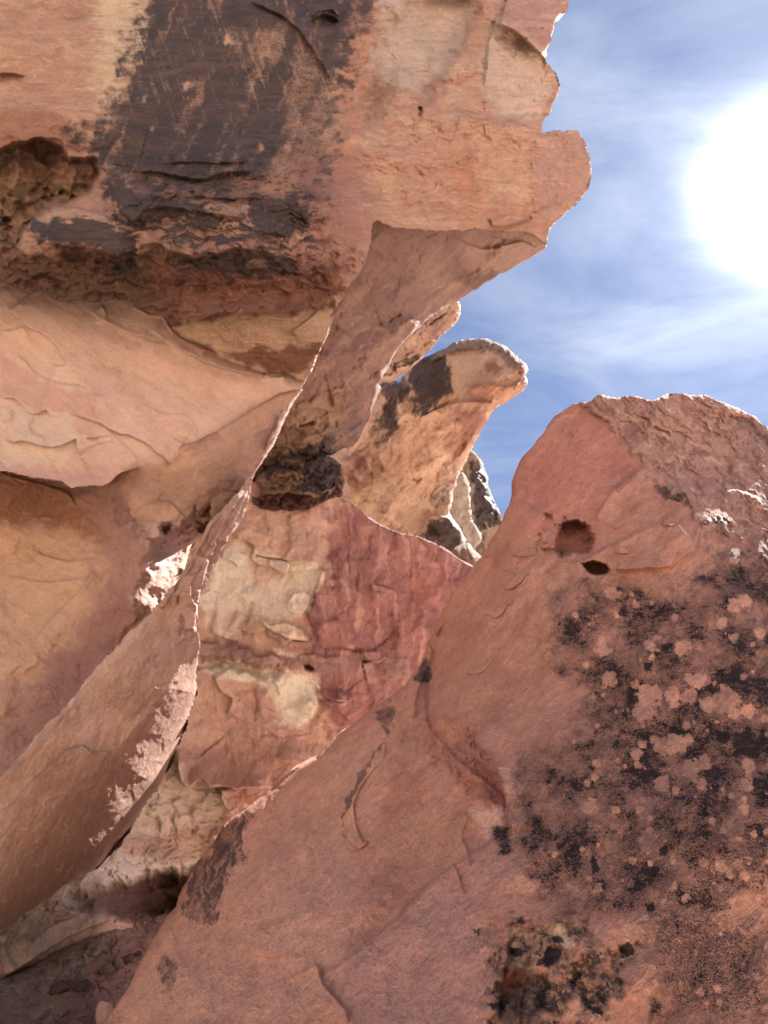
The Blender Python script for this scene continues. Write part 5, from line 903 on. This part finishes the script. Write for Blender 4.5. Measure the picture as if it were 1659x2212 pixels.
def stone(name, label, cx, cy, r, d, base, ax=1.0, ang=0, seed=1, group=None, sun=0):
    n = 26; V = []; rng = random.Random(seed)
    c = np.array(at(cx, cy, d)); rr = r*d/1659.0; rows = 15
    th = np.linspace(0, np.pi, rows); ph = np.linspace(0, 2*np.pi, n, endpoint=False)
    T, Pp = np.meshgrid(th, ph, indexing='ij'); u = np.stack([np.sin(T)*np.cos(Pp), np.sin(T)*np.sin(Pp), np.cos(T)], -1).reshape(-1, 3)
    k = np.ones(len(u))
    for _ in range(11):                       # chop with planes: broken, faceted stone
        nv = np.array([rng.gauss(0, 1) for _ in range(3)]); nv /= np.linalg.norm(nv); o = rng.uniform(.62, .95)
        dd = u@nv; k = np.minimum(k, np.where(dd > .05, o/np.maximum(dd, .05), 9))
    k = k*(1+.10*fbm(u[:, 0]*2+seed, u[:, 1]*2+u[:, 2]*1.7, 4, seed))
    p = u*k[:, None]*rr; p = p*np.array([ax, 1, .75 if ax > 1 else 1]); ca, sa = math.cos(R(ang)), math.sin(R(ang))
    p = c+(p[:, 0]*ca-p[:, 2]*sa)[:, None]*RGT+(p[:, 0]*sa+p[:, 2]*ca)[:, None]*UPV+p[:, 1:2]*FWD
    ii = np.arange(rows*n).reshape(rows, n); F = np.stack([ii[:-1], ii[1:], np.roll(ii, -1, 1)[1:], np.roll(ii, -1, 1)[:-1]], -1).reshape(-1, 4)
    me = bpy.data.meshes.new(name); me.from_pydata(p.tolist(), [], F.tolist()); me.polygons.foreach_set('use_smooth', np.ones(len(F), bool))
    cc = np.ones((len(p), 4), np.float32); cc[:, :3] = sat(lin(base))*(1+.25*fbm(u[:, 0]*2, u[:, 2]*2, 3, seed))[:, None]*ALB
    t = me.color_attributes.new('Col', 'FLOAT_COLOR', 'POINT'); t.data.foreach_set('color', cc.ravel())
    t = me.attributes.new('grain', 'FLOAT_VECTOR', 'POINT'); t.data.foreach_set('vector', (p*1.0).astype(np.float32).ravel())
    t = me.attributes.new('rgh', 'FLOAT', 'POINT'); t.data.foreach_set('value', np.full(len(p), 1.2, np.float32))
    me.materials.append(M_bed); o = bpy.data.objects.new(name, me); C.objects.link(o); tag(o, label, 'stone' if r < 30 else 'boulder', group); return o
g = 'loose stones on the rubble slope'
def fd(cx, cy, k=.02): return float(mF.surface(np.array([cx], float), np.array([cy], float))[0][0])-k
for i, (nm, lb, cx, cy, r, base, ax, ang) in enumerate((
        ('stone', 'dark reddish rounded stone lying lowest left on the rubble slope', 130, 2134, 19, (120, 78, 70), 1.25, 12),
        ('stone', 'grey upright block stone leaning at the upper end of the rubble slope', 252, 2082, 15, (124, 106, 104), .8, 20),
        ('stone', 'low grey stone just left of the upright block on the rubble', 228, 2094, 13, (126, 100, 92), 1.2, 0),
        ('stone', 'thin pointed dark stone sticking up in the middle of the rubble', 168, 2112, 15, (118, 96, 92), .45, -28),
        ('stone', 'flat dark stone lying under the thin pointed one', 178, 2129, 14, (96, 78, 78), 1.7, 14),
        ('stone', 'small reddish stone to the right of the grey upright block', 277, 2070, 11, (116, 84, 82), 1.4, 25),
        ('stone', 'small pale stone above the others in the rubble', 206, 2059, 9, (170, 150, 136), 1.4, 10),
        ('stone', 'tiny brown stone farthest right in the rubble by the boulder', 298, 2060, 7, (120, 88, 84), 1.4, 20))):
    stone(nm, lb, cx, cy, r, fd(cx, cy+r*.4), base, ax, ang, 5+i, g)
stone('cobble', 'pink cobble lit by the sun at the bottom edge, beside the great boulder', 231, 2190, 31, 3.95, (196, 138, 118), .8, 15, 44)
# small loose chips scattered over the rubble
def chips():
    rng = random.Random(5); V = []; F = []
    for _ in range(260):
        cx = rng.uniform(-40, 330); cy = rng.uniform(2060, 2240)
        if cy < 2120-cx*.2+rng.uniform(0, 12): continue
        r = rng.uniform(1.2, 4.2); d = fd(cx, cy, .005); c = np.array(at(cx, cy, d)); rr = r*d/1659
        b = len(V); 
        for q in ((1, 0, 0), (-1, 0, 0), (0, 1, 0), (0, -1, 0), (0, 0, .7), (0, 0, -.7)):
            V.append(tuple(c+np.array([q[0]*rng.uniform(.6, 1.5), q[1]*rng.uniform(.6, 1.4), q[2]*rng.uniform(.5, 1.1)])*rr))
        F += [(b, b+2, b+4), (b+2, b+1, b+4), (b+1, b+3, b+4), (b+3, b, b+4), (b+2, b, b+5), (b+1, b+2, b+5), (b+3, b+1, b+5), (b, b+3, b+5)]
    me = bpy.data.meshes.new('rock_chips'); me.from_pydata(V, [], F)
    cc = np.ones((len(V), 4), np.float32); cc[:, :3] = sat(lin((128, 100, 90)))*np.repeat(np.random.uniform(.6, 1.5, len(V)//6), 6)[:, None]
    t = me.color_attributes.new('Col', 'FLOAT_COLOR', 'POINT'); t.data.foreach_set('color', cc.ravel())
    me.materials.append(M_bed); o = bpy.data.objects.new('rock_chips', me); C.objects.link(o); o['kind'] = 'stuff'
chips()

# dry twigs caught along the lip of the back wall
def twigs():
    rng = random.Random(11); V = []; F = []
    for _ in range(90):
        cx = rng.uniform(860, 1010); cy = np.interp(cx, [852, 897, 947, 994, 1022], [1148, 1155, 1176, 1207, 1223])-rng.uniform(0, 3)
        d = float(mE.surface(np.array([cx]), np.array([cy+4.]))[0][0])+rng.uniform(-.06, .1); p = np.array(at(cx, cy, d)); a = np.array([rng.gauss(0, 1), rng.gauss(0, .6), rng.uniform(.05, .5)]); a /= np.linalg.norm(a)
        L = rng.uniform(.04, .13); w = rng.uniform(.0015, .003)
        for k in range(3):
            q = p+a*L/3; a = a+np.array([rng.gauss(0, .3) for _ in range(3)]); a /= np.linalg.norm(a); b = len(V)
            for s in (p, q): V.extend([tuple(s+np.array(o)*w) for o in ((1, 0, 0), (-.5, .87, 0), (-.5, -.87, .3))])
            F += [(b, b+1, b+4, b+3), (b+1, b+2, b+5, b+4), (b+2, b, b+3, b+5)]; p = q
    me = bpy.data.meshes.new('dry_twigs'); me.from_pydata(V, [], F); cc = np.ones((len(V), 4), np.float32); cc[:, :3] = (.16, .07, .05)
    t = me.color_attributes.new('Col', 'FLOAT_COLOR', 'POINT'); t.data.foreach_set('color', cc.ravel())
    me.materials.append(M_bed); o = bpy.data.objects.new('dry_twigs', me); C.objects.link(o); o['kind'] = 'stuff'
twigs()
